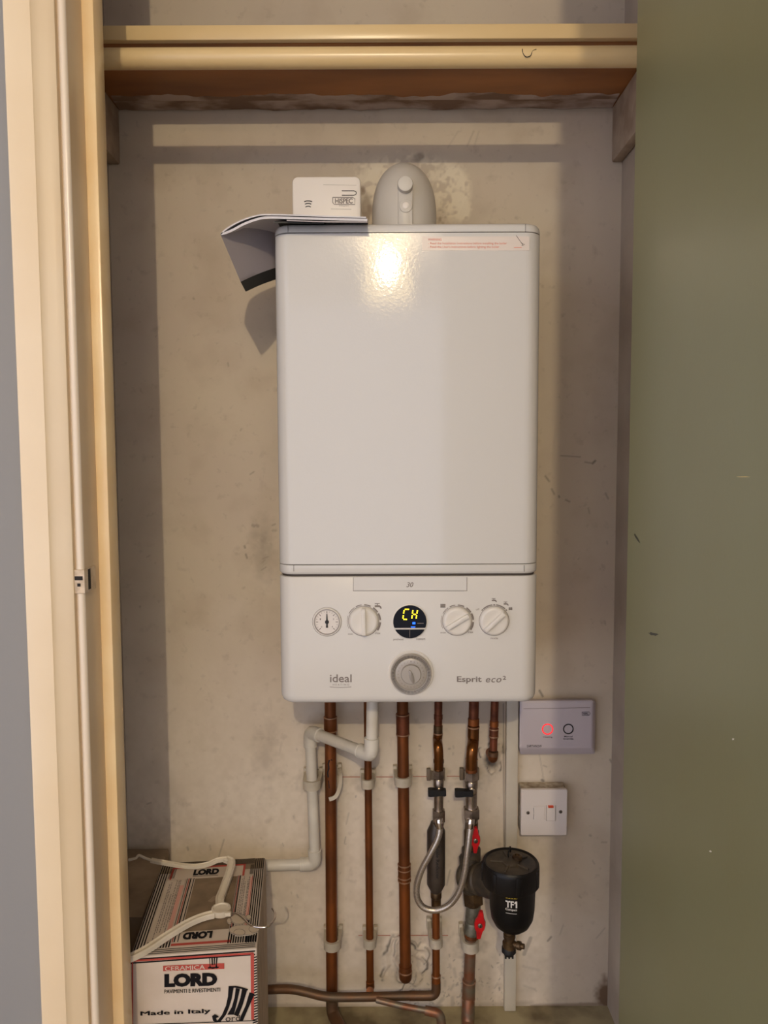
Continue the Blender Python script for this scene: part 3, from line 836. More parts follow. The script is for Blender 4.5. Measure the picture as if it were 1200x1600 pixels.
mb.tube([(cx, fy, z0+.056), (cx, -.004, z0+.056)], rF*.72, 40)
build('elbow', mb, M['flue'], flue, True, 50)
yf_ = fy-rF*.97
p1 = atY(633, 290, yf_-.004); p2 = atY(634, 322, yf_-.004)
mb = MB(); R = []
w = .0118
for d, ins in ((.030,0),(-.0035,0),(-.0048,.0015)):
    R.append([(x, yf_+d, z) for x, z in rrect(cx+.0005, (p1.z+z0)/2+.006, w-ins, (p1.z+.01-z0)/2-ins, .008)])
mb.rings(R); build('cap_strip', mb, M['flue'], flue)
for p, r, L in ((p1, .0122, .016), (p2, .0108, .008)):
    mb = MB().lathe((p.x, yf_+.012, p.z), (0,-1,0), [(0,r),(L+.008,r),(L+.0100,r*.93),(L+.0105,r*.8),(L+.0105,0)], 36)
    q = build('test_cap', mb, M['flue'], flue)
mb = MB().lathe((p2.x, yf_-.0055, p2.z), (0,-1,0), [(0,.0052),(.0015,.0052),(.0022,.004),(.0022,0)], 20); build('cap_centre', mb, M['alarm'], flue)
ps = atY(634, 344.5, yf_-.006)
mb = MB().lathe((ps.x, yf_-.006, ztop-.0005), (0,0,1), [(0,.0062),(.003,.006),(.005,.0044),(.0055,0)], 24); build('screw', mb, M['alarm'], flue)
mb = MB().lathe((cx, fy, ztop-.001), (0,0,1), [(0,rF+.004),(.003,rF+.004),(.0034,rF+.001)], 48); build('base_flange', mb, M['flue'], flue)

# carbon monoxide alarm
ya = -.19
fa = lambda x, y: atY(x, y, ya)
x0 = fa(456.5,300).x; x1 = fa(563.5,300).x; z1 = fa(510,275.5).z
al = thing('carbon_monoxide_alarm', 'white carbon monoxide alarm standing on the boiler behind the booklet', 'alarm', ((x0+x1)/2, ya+.015, ztop))
mb = MB(); platY(mb, (x0+x1)/2, (ztop+z1)/2, (x1-x0)/2, (z1-ztop)/2, .0095, [(ya+.032,.001),(ya+.03,0),(ya+.003,0),(ya+.001,.0008),(ya,.003)])
build('case', mb, M['alarm'], al)
mb = MB(); oa = (0,-.0004,0)
for y, w in ((314.2,6.2),(318.2,5),(322.6,4.2)):
    line_px(mb, ((481.5-w,y+1),(481.5-w*.4,y-.2),(481.5+w*.4,y-.2),(481.5+w,y+1)), .0014, fa, (0,-1,0), oa)
line_px(mb, ((534,298.2),(553,298.2),(556,299.6),(556.8,301.6),(556,303.8),(553,305.2),(534,305.2)), .0012, fa, (0,-1,0), oa)
build('vent_slot', mb, M['black_print'], al, False)
mb = MB(); letter_px(mb, 'HiSPEC', 523.5, 309.8, 551, 318.2, fa, oa, weight=.03)
line_px(mb, ((520,308.5),(551,308.5),(554.5,310.5),(554.5,319.6),(522.5,319.6),(519.8,316.5),(519.8,308.5)), .0011, fa, (0,-1,0), oa)
letter_px(mb, 'Hispec', 530, 320.8, 545, 323, fa, oa)
build('lettering', mb, M['grey_print'], al, False)
mb = MB(); line_px(mb, ((505,288.8),(557,289.4)), .0008, fa, (0,-1,0), oa); line_px(mb, ((517,326.5),(549,327.2)), .0012, fa, (0,-1,0), oa); build('faint_print', mb, M['flue'], al, False)

# folded booklet hanging over the corner of the boiler
yk = -.312
fk = lambda x, y: atY(x, y, yk)
bk = thing('booklet', 'folded paper booklet draped over the top left corner of the boiler', 'booklet', (fk(500,345).x, -.21, ztop))
def ribbonY(mb, pts, y0, y1, th):
    """sheet: curve in the picture plane pushed back in depth"""
    P = spline([fk(*p) for p in pts], 6); R = []
    for i, p in enumerate(P):
        t = (P[min(i+1,len(P)-1)]-P[max(i-1,0)]).normalized(); nn = Vector((-t.z, 0, t.x))
        if nn.z < 0: nn = -nn
        k = nn*(th/2)
        Zu = Vector((0,0,.0118))           # the front edge droops over the casing
        R.append([Vector((p.x,y0,p.z))+k, Vector((p.x,-.271,p.z))+k+Zu, Vector((p.x,y1,p.z))+k+Zu, Vector((p.x,y1,p.z))-k+Zu, Vector((p.x,-.271,p.z))-k+Zu, Vector((p.x,y0,p.z))-k])
    return mb.rings(R)
mb = MB()
ribbonY(mb, [(345,365.5),(352,359),(366,350),(385,341.5),(405,336.2),(425,335.4),(470,336.6),(520,338.2),(572,339.8)], yk, -.20, .0020)
ribbonY(mb, [(345,365.5),(352,364),(364,359),(380,350.5),(400,343),(420,339.8),(470,341),(520,342.4),(574,343.6)], yk, -.20, .0032)
build('page_block', mb, M['paper'], bk, True, 40)
mb = MB()
ribbonY(mb, [(428,346.0),(450,346.2),(470,346.6),(505,347.2)], yk+.004, -.20, .0024)  # black strip filling the gap under the pages
build('back_cover', mb, M['black_card'], bk, True, 40)
mb = MB()
ribbonY(mb, [(448,344.6),(500,346.4),(574,347.0)], yk-.0006, -.20, .0016)
build('inner_page', mb, M['paper_cover'], bk, True, 40)
# curled corner in front of the alarm
mb = MB(); R = []
for i in range(9):
    s = i/8; x = 536 + 38*s; y = 336.5 - 16*(s**2.2) + (0 if s < .8 else (s-.8)*30)
    a = fk(x, y); b = fk(x, 339.5)
    R.append([Vector((a.x, -.215, a.z)), Vector((a.x, -.216, a.z)), Vector((b.x, -.262, b.z)), Vector((b.x, -.261, b.z))])
mb.rings(R); build('curled_page', mb, M['paper'], bk, True, 40)
# hanging cover flap beside the boiler
A = fk(344.5,366.5); D = atY(430, 338.5, -.205); Bq = atY(376, 440.5, -.255); Cq = atY(430, 418.5, -.195)
def patch_(mb, A, D, B, Cc, th, bow=.004, n=10):
    T = []; Bk = []
    for j in range(n+1):
        for i in range(n+1):
            s, t = i/n, j/n
            p = (A*(1-s)+D*s)*(1-t) + (B*(1-s)+Cc*s)*t
            p = p + Vector((0, -bow*math.sin(PI*s), .0))
            T.append(p); Bk.append(p + Vector((.0003, th, 0)))
    o = len(mb.v); mb.v += T + Bk; k = n+1; m_ = k*k
    for j in range(n):
        for i in range(n):
            a = j*k+i
            mb.f.append((o+a, o+a+1, o+a+1+k, o+a+k)); mb.f.append((o+m_+a, o+m_+a+k, o+m_+a+1+k, o+m_+a+1))
    def side(l):
        for a, b in zip(l, l[1:]): mb.f.append((o+a, o+m_+a, o+m_+b, o+b))
    side([i for i in range(k)]); side([j*k+n for j in range(k)]); side([n*k+i for i in reversed(range(k))]); side([j*k for j in reversed(range(k))])
mb = MB(); patch_(mb, A, D, Bq, Cq, .0022); build('hanging_cover', mb, M['paper_cover'], bk, True, 40)
B2 = atY(383.5, 455, -.253); C2 = atY(430, 436, -.193)
mb = MB(); patch_(mb, Bq+Vector((0,-.0004,0)), Cq+Vector((0,-.0004,0)), B2, C2, .0032); build('black_band', mb, M['black_card'], bk, True, 40)

# ================================================================== PIPEWORK
Bz = zbot - .0003
def coup(mb, path_a, path_b, r): mb.tube([path_a, path_b], r, 24)
def ringpt(P, py):           # point of a straight run at the picture height py
    return P(py)
def runf(x0, y0, x1, y1, Y):
    return lambda py: atY(x0 + (x1-x0)*(py-y0)/(y1-y0), py, Y)
def fitting(root, f, y0, y1, r, m='copper_red', beads=(), name='coupling'):
    mb = MB(); a, b = f(y0), f(y1); d = (b-a).normalized(); L = (b-a).length
    mb.lathe(a, d, [(0,r*.90),(.0008,r*1.0),(L-.0008,r*1.0),(L,r*.90)], 28)
    o = build(name, mb, M[m], root)
    if beads:
        for y in beads:
            q = f(y); mb = MB().lathe(q-d*.0014, d, [(0,r*.99),(.0007,r*1.06),(.0021,r*1.06),(.0028,r*.99)], 28)
            build('solder_ring', mb, M['solder'], o)
    return o
def topz(p, f):              # run top at the boiler underside
    return Vector((p.x, p.y, Bz))
GP = 'copper pipes under the boiler'
r22, r15 = .0106, .0074

# P1
f = runf(516, 1100, 518.5, 1550, -.042)
t = thing('copper_pipe', 'thick brown copper pipe behind the white waste pipe, leftmost under the boiler', 'pipe', f(1550), GP)
a = f(1100); e1 = f(1572); e1.z = max(e1.z, .020)
mb = MB().tube([Vector((a.x, a.y, Bz)), a, f(1300), f(1560)], r22, 28); build('pipe_run', mb, M['copper'], t)
mb = MB()
for pts, w_ in (([(515.5,1184),(513.5,1190),(514.5,1197),(512.5,1204),(513.5,1211)], .0028), ([(517.5,1183),(519.5,1185)], .002), ([(514,1216),(515,1228)], .0016)):
    pp = [atY(x, y, -.042) for x, y in pts]; pp = [Vector((p.x, -.042-math.sqrt(max((r22+.0004)**2-(p.x-f(y).x)**2, 0)), p.z)) for p, (x, y) in zip(pp, pts)]
    mb.ribbon(pp, w_, (0,.0003,0), (0,-1,0))
build('scorch_mark', mb, M['hole'], t, False)
fitting(t, f, 1102, 1120, r22*.86+.001, 'copper_red'); fitting(t, f, 1119, 1143, r22*1.13, 'copper', (1120.5,1141.5))
q = f(1560); mb = MB().tube(fillet([q, Vector((q.x, q.y, .020)), Vector((q.x+.05, q.y-.10, .0125))], .03), r22*1.06, 24)
build('elbow', mb, M['copper_dull'], t)

# P2
f = runf(575, 1190, 578.5, 1550, -.036)
t = thing('copper_pipe', 'slim brown copper pipe between two thicker ones, passing behind the white pipe elbow', 'pipe', f(1550), GP)
a = f(1100); q = f(1556)
zr_ = atY(577,1557.5,-.064).z
mb = MB().tube([Vector((a.x, a.y, Bz)), a, f(1300), f(1530), f(1545), Vector((q.x, -.060, zr_+.0085))], r15*.93, 24); build('pipe_run', mb, M['copper'], t)
fitting(t, f, 1533, 1544, r15*1.06, 'copper', (1542.5,))

# P3
f = runf(629.5, 1150, 633.5, 1520, -.042)
t = thing('copper_pipe', 'long thick copper pipe turning into the wall at a crumbled plaster hole', 'pipe', f(1530), GP)
a = f(1100); q = f(1527)
mb = MB().tube([Vector((a.x, a.y, Bz)), a, f(1300), f(1520)], r22, 28); build('pipe_run', mb, M['copper'], t)
fitting(t, f, 1114, 1149, r22*1.14, 'copper_red', (1116,1147)); fitting(t, f, 1349, 1377, r22*1.12, 'copper', (1350.5,1358,1370,1375.5))
mb = MB().tube(fillet([f(1508), f(1530), Vector((q.x+.001, -.004, f(1530).z-.002))], .018), r22*1.14, 26); e = build('elbow', mb, M['copper'], t)
mb = MB(); d = (f(1520)-f(1500)).normalized(); mb.lathe(f(1516), d, [(0,r22*1.1),(.001,r22*1.22),(.0028,r22*1.22),(.0036,r22*1.1)], 28); build('solder_ring', mb, M['solder'], e)

# P4 with its own fittings
Y4 = -.045
f = runf(685, 1100, 684, 1205, Y4)
t = thing('copper_pipe', 'slim copper pipe with swan-neck bend, turning left along the floor at its foot', 'pipe', f(1200), GP)
a = f(1100); Yv = -.062
mb = MB().tube([Vector((a.x, a.y, Bz)), a, f(1148)], r15, 24); build('pipe_run', mb, M['copper_red'], t)
fitting(t, f, 1116, 1124, r15*1.1, 'copper_red'); fitting(t, f, 1133, 1148, r15*1.12, 'brass', (1146,))
p0 = f(1146); pe = atY(685.5, 1198, Yv)
mb = MB().tube(spline([p0, p0+Vector((-.001,0,-.012)), atY(684.5,1166,Yv-.001), atY(685.5,1180,Yv-.003), pe, pe+Vector((0,0,-.006))], 8), r15*1.18, 24)
build('bend', mb, M['copper_raw'], t)
f4 = runf(685.5, 1195, 685.5, 1205, Yv); fitting(t, f4, 1186, 1192, r15*1.3, 'brass')
mb = MB().tube([pe, atY(685.5,1206,Yv)], r15*1.05, 22); build('pipe_run', mb, M['copper'], t)
fL = runf(681, 1395, 681.5, 1540, -.06)
q = fL(1540)
hz = atY(640, 1556, -.06).z
mb = MB().tube([fL(1420), fL(1532)], r15*.95, 22); build('pipe_run', mb, M['copper'], t)
fitting(t, fL, 1524, 1536, r15*1.12, 'copper', (1524.5,))
eb = [fL(1534), Vector((q.x, q.y, hz)), Vector((q.x-.05, q.y, hz))]
mb = MB().tube(fillet(eb, .022), r15*1.16, 24); build('elbow', mb, M['copper_dull'], t)
pl = [Vector((q.x-.03, q.y, hz)), Vector((q.x-.06, q.y, hz)), atY(580,1557.5,-.064), atY(530,1558,-.066), atY(505,1556.5,-.066), atY(478,1550,-.065), atY(450,1545.5,-.062), atY(400,1547,-.058)]
for p in pl[1:]: pass
mb = MB().tube(spline(pl, 8), r15*1.08, 22); build('floor_run', mb, M['copper_dull'], t)

def hexnut(mb, o, ax, r, L, ch=.0012):
    mb.lathe(o, ax, [(0,r-ch),(ch,r),(L-ch,r),(L,r-ch)], 6)
def iso_valve(name, label, cpx, Yv, r, ys, leverx, root_py):
    """ys: top, nut end, lever, body end, flare end"""
    f = lambda py: atY(cpx, py, Yv)
    t = thing(name, label, 'valve', f(ys[4]), 'isolating valves with black levers')
    D = Vector((0,0,-1)); L = lambda a, b: f(a).z - f(b).z
    mb = MB(); hexnut(mb, f(ys[0]), D, r*1.42, L(ys[0], ys[1])); build('upper_nut', mb, M['chrome'], t)
    mb = MB().lathe(f(ys[1]), D, [(0,r*1.15),(.002,r*1.3),(L(ys[1],ys[2])-.004,r*1.3),(L(ys[1],ys[2]),r*1.2),(L(ys[1],ys[3])-.003,r*1.15),(L(ys[1],ys[3]),r*1.2)], 28)
    build('valve_body', mb, M['chrome'], t)
    mb = MB(); hexnut(mb, f(ys[3]), D, r*1.72, L(ys[3], ys[4])*.72)
    mb.lathe(f(ys[3]+(ys[4]-ys[3])*.7), D, [(0,r*1.5),(L(ys[3],ys[4])*.3,r*1.25)], 26); build('lower_nut', mb, M['chrome'], t)
    pv = f(ys[2]); yl = pv.y - r*1.25
    mb = MB().lathe((pv.x, pv.y, pv.z), (0,-1,0), [(0,r*.8),(r*1.5,r*.8),(r*1.6,r*.6)], 20); build('spindle', mb, M['chrome'], t)
    xa = atY(leverx[0], ys[2], yl-.006).x; xb = atY(leverx[1], ys[2], yl-.006).x
    mb = MB(); R = []
    for x, h in ((xa,.0060),(xa+.004,.0068),(xa+.012,.0062),(xb-.010,.0052),(xb-.003,.0060),(xb,.0050)):
        R.append([(x, yl+.002, pv.z+h), (x, yl-.009, pv.z+h*.9), (x, yl-.010, pv.z-h*.9), (x, yl+.002, pv.z-h)])
    mb.rings(R); build('lever', mb, M['dark_plastic'], t, True, 30, label='black plastic lever')
    return t, f
v4, fv4 = iso_valve('isolation_valve', 'chrome isolating valve with black lever above the grey inline cylinder', 685.5, Yv, r15, (1203,1216,1233,1265,1290), (669,697), 1290)

# inline scale cylinder
fc = runf(681.5, 1287, 681.5, 1400, -.058)
t = thing('scale_reducer', 'dark grey inline cylinder with vertical lettering behind the braided hose loop', 'cylinder', fc(1400))
D = Vector((0,0,-1)); L = lambda a, b: fc(a).z-fc(b).z
rc = 14.6*.00114
mb = MB().lathe(fc(1284), D, [(0,r15*1.3),(L(1284,1288),r15*1.5),(L(1284,1298),rc),(L(1284,1381),rc),(L(1284,1392),r15*1.35),(L(1284,1394),r15*1.28)], 36)
cy = build('cylinder_body', mb, M['gunmetal'], t)
mb = MB().lathe(fc(1393), D, [(0,r15*1.3),(.001,r15*1.36),(L(1393,1402),r15*1.36),(L(1393,1403),r15*1.2),(L(1393,1424),r15*1.2),(L(1393,1425),r15*1.0)], 28)
build('outlet_nut', mb, M['brass'], t)
mb = MB()
vs, fs = glyphs('Scale Reducer', weight=.02)
c0 = fc(1315); hh = L(1315, 1366)
for i, s_ in enumerate([0]):
    V_ = []
    for x, y in vs:
        ang = .10 + (y-.5)*.36            # wraps the cylinder
        V_.append((c0.x + math.sin(ang)*(rc+.0004), c0.y - math.cos(ang)*(rc+.0004), c0.z - x*hh))
    mb.add(V_, fs)
build('lettering', mb, M['black_print'], cy, False)

# P5
Y5 = -.052; Yv5 = -.068
f = runf(740.5, 1100, 738, 1210, Y5)
t = thing('copper_pipe', 'thick copper pipe with a swan-neck bend above the filter valves, running down to the floor', 'pipe', f(1200), GP)
a = f(1100)
mb = MB().tube([Vector((a.x, a.y, Bz)), a, f(1150)], r22*.86, 26); build('pipe_run', mb, M['copper_red'], t)
fitting(t, f, 1122, 1133, r22*.98, 'copper'); fitting(t, f, 1133, 1152, r22*1.0, 'copper_raw', (1136,))
p0 = f(1148); pe = atY(736.5, 1205, Yv5)
mb = MB().tube(spline([p0, p0+Vector((0,0,-.012)), atY(738,1170,Yv5-.001), atY(737,1184,Yv5-.003), pe, pe+Vector((0,0,-.004))], 8), r22*.98, 26)
build('bend', mb, M['copper_raw'], t)
f5 = runf(737, 1184, 736.5, 1207, Yv5); fitting(t, f5, 1185, 1207, r22*1.04, 'copper', (1186.5,))
fL5 = runf(735, 1480, 732, 1560, -.05)
mb = MB().tube([fL5(1466), fL5(1545)], r22*.98, 26); build('pipe_run', mb, M['copper_green'], t)
fitting(t, fL5, 1530, 1562, r22*1.14, 'copper_green', (1533,1560))
q = fL5(1558)
mb = MB().tube(spline([q, q+Vector((-.001,-.006,-.014)), Vector((q.x-.003, q.y-.02, .0135)), Vector((q.x-.006, q.y-.075, .0125))], 8), r22*1.12, 26); build('elbow', mb, M['copper_green'], t)
v5, fv5 = iso_valve('isolation_valve', 'chrome isolating valve with black lever beside the upper red-handled valve', 736.5, Yv5, r22*.86, (1205,1219,1233,1262,1284), (711,739), 1284)

# P6
f = runf(773, 1100, 770.5, 1180, -.040)
t = thing('copper_pipe', 'short copper pipe elbowing into the wall beside the white trunking', 'pipe', f(1190), GP)
a = f(1100)
mb = MB().tube([Vector((a.x, a.y, Bz)), a, f(1172)], r15, 24); build('pipe_run', mb, M['copper_red'], t)
fitting(t, f, 1126, 1135, r15*1.12, 'copper'); fitting(t, f, 1137, 1153, r15*1.14, 'copper_red', (1139,1150.5)); 
q = f(1186); mb = MB().tube(fillet([f(1174), q, Vector((q.x, -.003, q.z-.002))], .013), r15*1.2, 24); build('elbow', mb, M['copper'], t)
fitting(t, f, 1174, 1181, r15*1.28, 'copper_dull')

# small floor pipe
fp = [atY(588,1562,-.075), atY(620,1570,-.082), atY(655,1577,-.09), atY(676,1580,-.095)]
for p in fp: p.z = max(p.z, .010)
t = thing('copper_pipe', 'thin green-tinged copper pipe slanting along the floor below the horizontal pipe', 'pipe', fp[0], GP)
mb = MB().tube(spline(fp, 6), .0055, 18); build('pipe_run', mb, M['copper_green'], t)
q = fp[-1]
mb = MB().tube(fillet([q+Vector((-.014,.001,.001)), q+Vector((.014,-.003,-.002)), Vector((q.x+.019, q.y-.004, .001))], .014), .0082, 22); build('elbow', mb, M['copper_green'], t)

# white condensate waste
Yc = -.046; Yo = -.165
rp = .0101
b_ = atY(580.5, 1180, Yo); c_ = atY(484.5, 1143, Yc-.002); d_ = atY(492.5, 1350, Yc); e_ = atY(398, 1353, Yc)
a_ = Vector((atY(583,1110,Yo).x, Yo, Bz))
t = thing('waste_pipe', 'white plastic waste pipe zigzagging from the boiler to behind the printed box', 'pipe', (c_.x, Yc, e_.z))
for p, q in ((a_, b_), (b_, c_), (c_, d_), (d_, e_)):
    mb = MB().tube([p, q], rp, 26); build('pipe_run', mb, M['white_pipe'], t)
def pelbow(a, b, c, L, r=.0124):
    u = (a-b).normalized(); w = (c-b).normalized()
    mb = MB().tube(fillet([b+u*L, b, b+w*L], .014), r, 28); e = build('elbow', mb, M['white_pipe'], t)
    mb = MB()
    for v in (u, w): mb.lathe(b+v*(L-.0035), v, [(0,r),(.0005,r*1.04),(.003,r*1.04),(.0036,r*.95)], 28)
    build('elbow_lip', mb, M['white_pipe'], e)
pelbow(a_, b_, c_, .030); pelbow(b_, c_, d_, .028); pelbow(c_, d_, e_, .028)

# pipe clips: collar open at the wall
def clip(px, py, r, Yc, label, m='clip', h=.0165, broken=False, th=.0052):
    c = atY(px, py, Yc); n = 18
    t = thing('pipe_clip', label, 'pipe clip', (c.x, 0, c.z-h/2), 'plastic pipe clips')
    ro, ri = r+th, r+.0004
    out = [(c.x+ro+.0012, -.003), (c.x+ro, Yc)] + [(c.x+ro*math.cos(a), Yc-ro*math.sin(a)) for a in [PI*i/n for i in range(1, n)]] + [(c.x-ro, Yc), (c.x-ro-.0012, -.003)]
    inn = [(c.x-ri, -.003), (c.x-ri, Yc)] + [(c.x+ri*math.cos(a), Yc-ri*math.sin(a)) for a in [PI-PI*i/n for i in range(1, n)]] + [(c.x+ri, Yc), (c.x+ri, -.003)]
    if not broken:
        mb = MB(); o = len(out)
        R = []
        for z, k in ((c.z-h/2, 0), (c.z+h/2, 0)):
            R.append([(x, y, z) for x, y in out+inn])
        mb.rings(R, caps=True); build('collar', mb, M[m], t, True, 30)
    mb = MB()
    mb.span((c.x-ro-.0025, -.012, c.z-h*.5), (c.x-ri+.0002, -.0025, c.z+h*.85), .001); mb.span((c.x+ri-.0002, -.012, c.z-h*.5), (c.x+ro+.0025, -.0025, c.z+h*.85), .001)
    mb.span((c.x-ri, -.0075 if Yc+r < -.009 else -.0035, c.z-h*.5), (c.x+ri, -.0025, c.z+h*.5))
    build('base', mb, M[m], t)
    return t, c
clip(487.5, 1224, rp, Yc, 'pale plastic pipe clip around the white waste pipe', th=.0066)
t, c = clip(517, 1216, r22, -.042, 'broken pale pipe clip hanging open on the leftmost copper pipe', broken=True)
mb = MB().ribbon(spline([Vector((c.x+.014, -.014, c.z+.008)), Vector((c.x+.0175, -.03, c.z+.002)), Vector((c.x+.0172, -.046, c.z-.012)), Vector((c.x+.010, -.058, c.z-.026)), Vector((c.x-.002, -.060, c.z-.031))], 8), .0065, (0,-.003,0), (0,-1,0.3))
build('loose_strap', mb, M['clip'], t, True, 40)
clip(574.5, 1223, r15*.93, -.036, 'pale pipe clip on the slim copper pipe near the red line')
clip(629.8, 1219, r22, -.042, 'pale pipe clip on the long thick copper pipe')
clip(682.5, 1222, r15*1.3, -.036, 'grimy pipe clip half hidden behind the left black-levered valve', 'clip_grey', broken=True)
clip(736, 1221, r22*1.0, -.036, 'grimy pipe clip half hidden behind the right black-levered valve', 'clip_grey', broken=True)
clip(519, 1474, r22, -.042, 'white pipe clip low on the leftmost copper pipe, right of the printed box')
clip(577.8, 1472, r15*.93, -.036, 'white pipe clip low on the slim copper pipe')
clip(681.3, 1471, r15*.95, -.06, 'white pipe clip on the slim pipe below the hose loop')
clip(735.3, 1476, r22*.98, -.05, 'broad white pipe clip just under the lower red-handled valve', h=.0185, th=.0052)

# braided hose
def hp(x, y, Y): return atY(x, y, Y)
H = [hp(685.8,1281,-.083), hp(687.5,1294,-.086), hp(684,1311,-.089), hp(673,1333,-.090), hp(659.5,1358,-.088), hp(651.5,1383,-.086), hp(652.5,1404,-.086), hp(663,1418.5,-.088),
     hp(682,1422,-.090), hp(702,1414,-.094), hp(717,1394,-.098), hp(726,1364,-.100), hp(731,1328,-.099), hp(734.2,1299,-.095), hp(735.3,1281,-.090)]
t = thing('braided_hose', 'looped braided steel filling hose between the two black-levered valves', 'hose', hp(682,1428,-.09))
HS = spline(H, 14)
mb = MB().tube(HS, .0056, 20, True, True, 900); build('braid', mb, M['braid'], t, True, 60)
for A_, B_ in ((HS[0], HS[12]), (HS[-1], HS[-13])):
    d = (B_-A_).normalized()
    mb = MB().lathe(A_-d*.002, d, [(0,.0066),(.001,.0072),(.010,.0072),(.0115,.0064),(.016,.0064),(.017,.0058)], 24); build('ferrule', mb, M['steel'], t)

# ball valves with red handles
def handle(t, cx_, cy_, Y, L, ang, w):
    c = atY(cx_, cy_, Y); u = Vector((math.sin(ang), 0, math.cos(ang))); s = Vector((math.cos(ang), 0, -math.sin(ang)))
    mb = MB(); R = []
    prof = [(-1,.34),(-.85,.46),(-.45,.66),(-.3,.95),(0,1.06),(.3,.95),(.45,.66),(.85,.42),(1,.26)]
    Lh = L/2
    for d, k in ((0,.96),(-.004,1),(-.0065,.86)):
        pts = [c + u*(a*Lh*(1 if d > -.005 else .98)) + s*(b*w*k) + Vector((0,d,0)) for a, b in prof]
        pts += [c + u*(a*Lh*(1 if d > -.005 else .98)) - s*(b*w*k) + Vector((0,d,0)) for a, b in reversed(prof)]
        R.append(pts)
    mb.rings(R); h = build('handle', mb, M['red_handle'], t, True, 40, label='red butterfly handle')
    mb = MB().lathe(c+Vector((0,-.005,0)), (0,-1,0), [(0,.0042),(.003,.0042),(.0038,.003),(.0038,0)], 18); build('screw', mb, M['screw'], h)
    mb = MB().span(c+Vector((-.0006,-.0091,-.0025)), c+Vector((.0006,-.0087,.0025))); build('screw_slot', mb, M['hole'], h)
    mb = MB().cyl(c+Vector((0,.02,0)), c, .006, 18); build('stem', mb, M['valve_grey'], t)
fu = runf(737, 1280, 736, 1345, -.055)
t = thing('ball_valve', 'upper ball valve with red handle, partly behind the braided hose', 'valve', fu(1345), 'red-handled ball valves')
D = (fu(1345)-fu(1280)).normalized(); L = lambda a, b: (fu(b)-fu(a)).length
mb = MB().lathe(fu(1281), D, [(0,r22*1.1),(L(1281,1296),r22*1.15),(L(1281,1298),r22*1.3),(L(1281,1322),r22*1.3),(L(1281,1326),r22*1.1)], 30); build('valve_body', mb, M['brass'], t)
mb = MB(); 
q = fu(1324); mb.lathe(q, D, [(0,r22*1.4),(.002,r22*1.62),(L(1324,1344)-.002,r22*1.66),(L(1324,1344),r22*1.4)], 30); build('union_nut', mb, M['filter_dusty'], t)
handle(t, 742.5, 1311, -.083, .047, .03, .0085)
fl = runf(741, 1400, 736.5, 1466, -.055)
t = thing('ball_valve', 'lower green-tinged ball valve with red handle, left of the black filter', 'valve', fl(1466), 'red-handled ball valves')
D = (fl(1466)-fl(1400)).normalized(); L = lambda a, b: (fl(b)-fl(a)).length
mb = MB().lathe(fl(1413), D, [(0,r22*1.0),(.002,r22*1.22),(L(1413,1425),r22*1.30),(L(1413,1438),r22*1.30),(L(1413,1440),r22*1.18),(L(1413,1443),r22*1.34),(L(1413,1458),r22*1.30),(L(1413,1460),r22*1.05)], 30)
build('valve_body', mb, M['valve_grey'], t)
mb = MB().lathe(fl(1458), D, [(0,r22*1.15),(L(1458,1464),r22*1.22),(L(1458,1466),r22*1.0)], 28); build('brass_olive', mb, M['copper'], t)
handle(t, 749.5, 1443, -.084, .052, .1, .0098)

# magnetic filter
Yq = -.135
ce = atY(798, 1345, Yq); zl = ce.z
rl = (atY(842.5,1348,Yq).x - atY(752.5,1348,Yq).x)/2*.985
t = thing('magnetic_filter', 'black round magnetic filter canister with white lettering, beside the red-handled valves', 'filter', (ce.x, Yq, atY(796,1490,Yq).z))
zl0 = atY(798, 1405, Yq-rl*.98).z
mb = MB().lathe((ce.x, Yq, zl0), (0,0,1), [(0,rl*.93),(.001,rl*.97),((zl-zl0)*.12,rl),((zl-zl0)*.8,rl*1.0),((zl-zl0)*.93,rl*.985),((zl-zl0),rl*.94),((zl-zl0)-.0015,rl*.90),((zl-zl0)-.0030,rl*.86),((zl-zl0)-.003,0)], 56)
lid = build('lid', mb, M['filter_black'], t)
mb = MB()
for i in range(7):                   # grip ribs round the lid
    a = 2*PI*i/7 + .35; u = Vector((math.cos(a), math.sin(a), 0))
    mb.box(Vector((ce.x, Yq, (zl+zl0)/2)) + u*rl*.985, (.004, .010, (zl-zl0)*.8), .0014, Matrix.Rotation(a, 3, 'Z'))
build('grip_rib', mb, M['filter_black'], lid)
mb = MB()
for i in range(5):
    a = 2*PI*i/5+.5; u = Vector((math.cos(a), math.sin(a), 0))
    mb.box(Vector((ce.x, Yq, zl-.0025)) + u*rl*.42, (rl*.62, .004, .004), .001, Matrix.Rotation(a, 3, 'Z'))
mb.lathe((ce.x, Yq, zl-.004), (0,0,1), [(0,rl*.30),(.004,rl*.29),(.0045,rl*.2),(.0045,0)], 24)
mb.lathe((ce.x, Yq, zl-.0035), (0,0,1), [(0,rl*.90),(.0008,rl*.90),(.001,0)], 48)
build('lid_top', mb, M['filter_dusty'], lid)
pv = atZ(808, 1341, zl)
mb = MB().lathe((pv.x, pv.y, zl-.001), (0,0,1), [(0,.0088),(.006,.0085),(.007,.0070),(.007,.0046),(.004,.0042),(.004,0)], 24); build('vent_screw', mb, M['brass'], lid)
mb = MB().box((ce.x-.002, Yq+rl*.25, zl+.006), (.002, .004, .012), .0006).box((ce.x+.004, Yq+rl*.6, zl+.005), (.003, .004, .010), .0006); build('lid_tab', mb, M['filter_black'], lid)
rb = rl*.80
zb0 = atY(800, 1458, Yq-.01).z
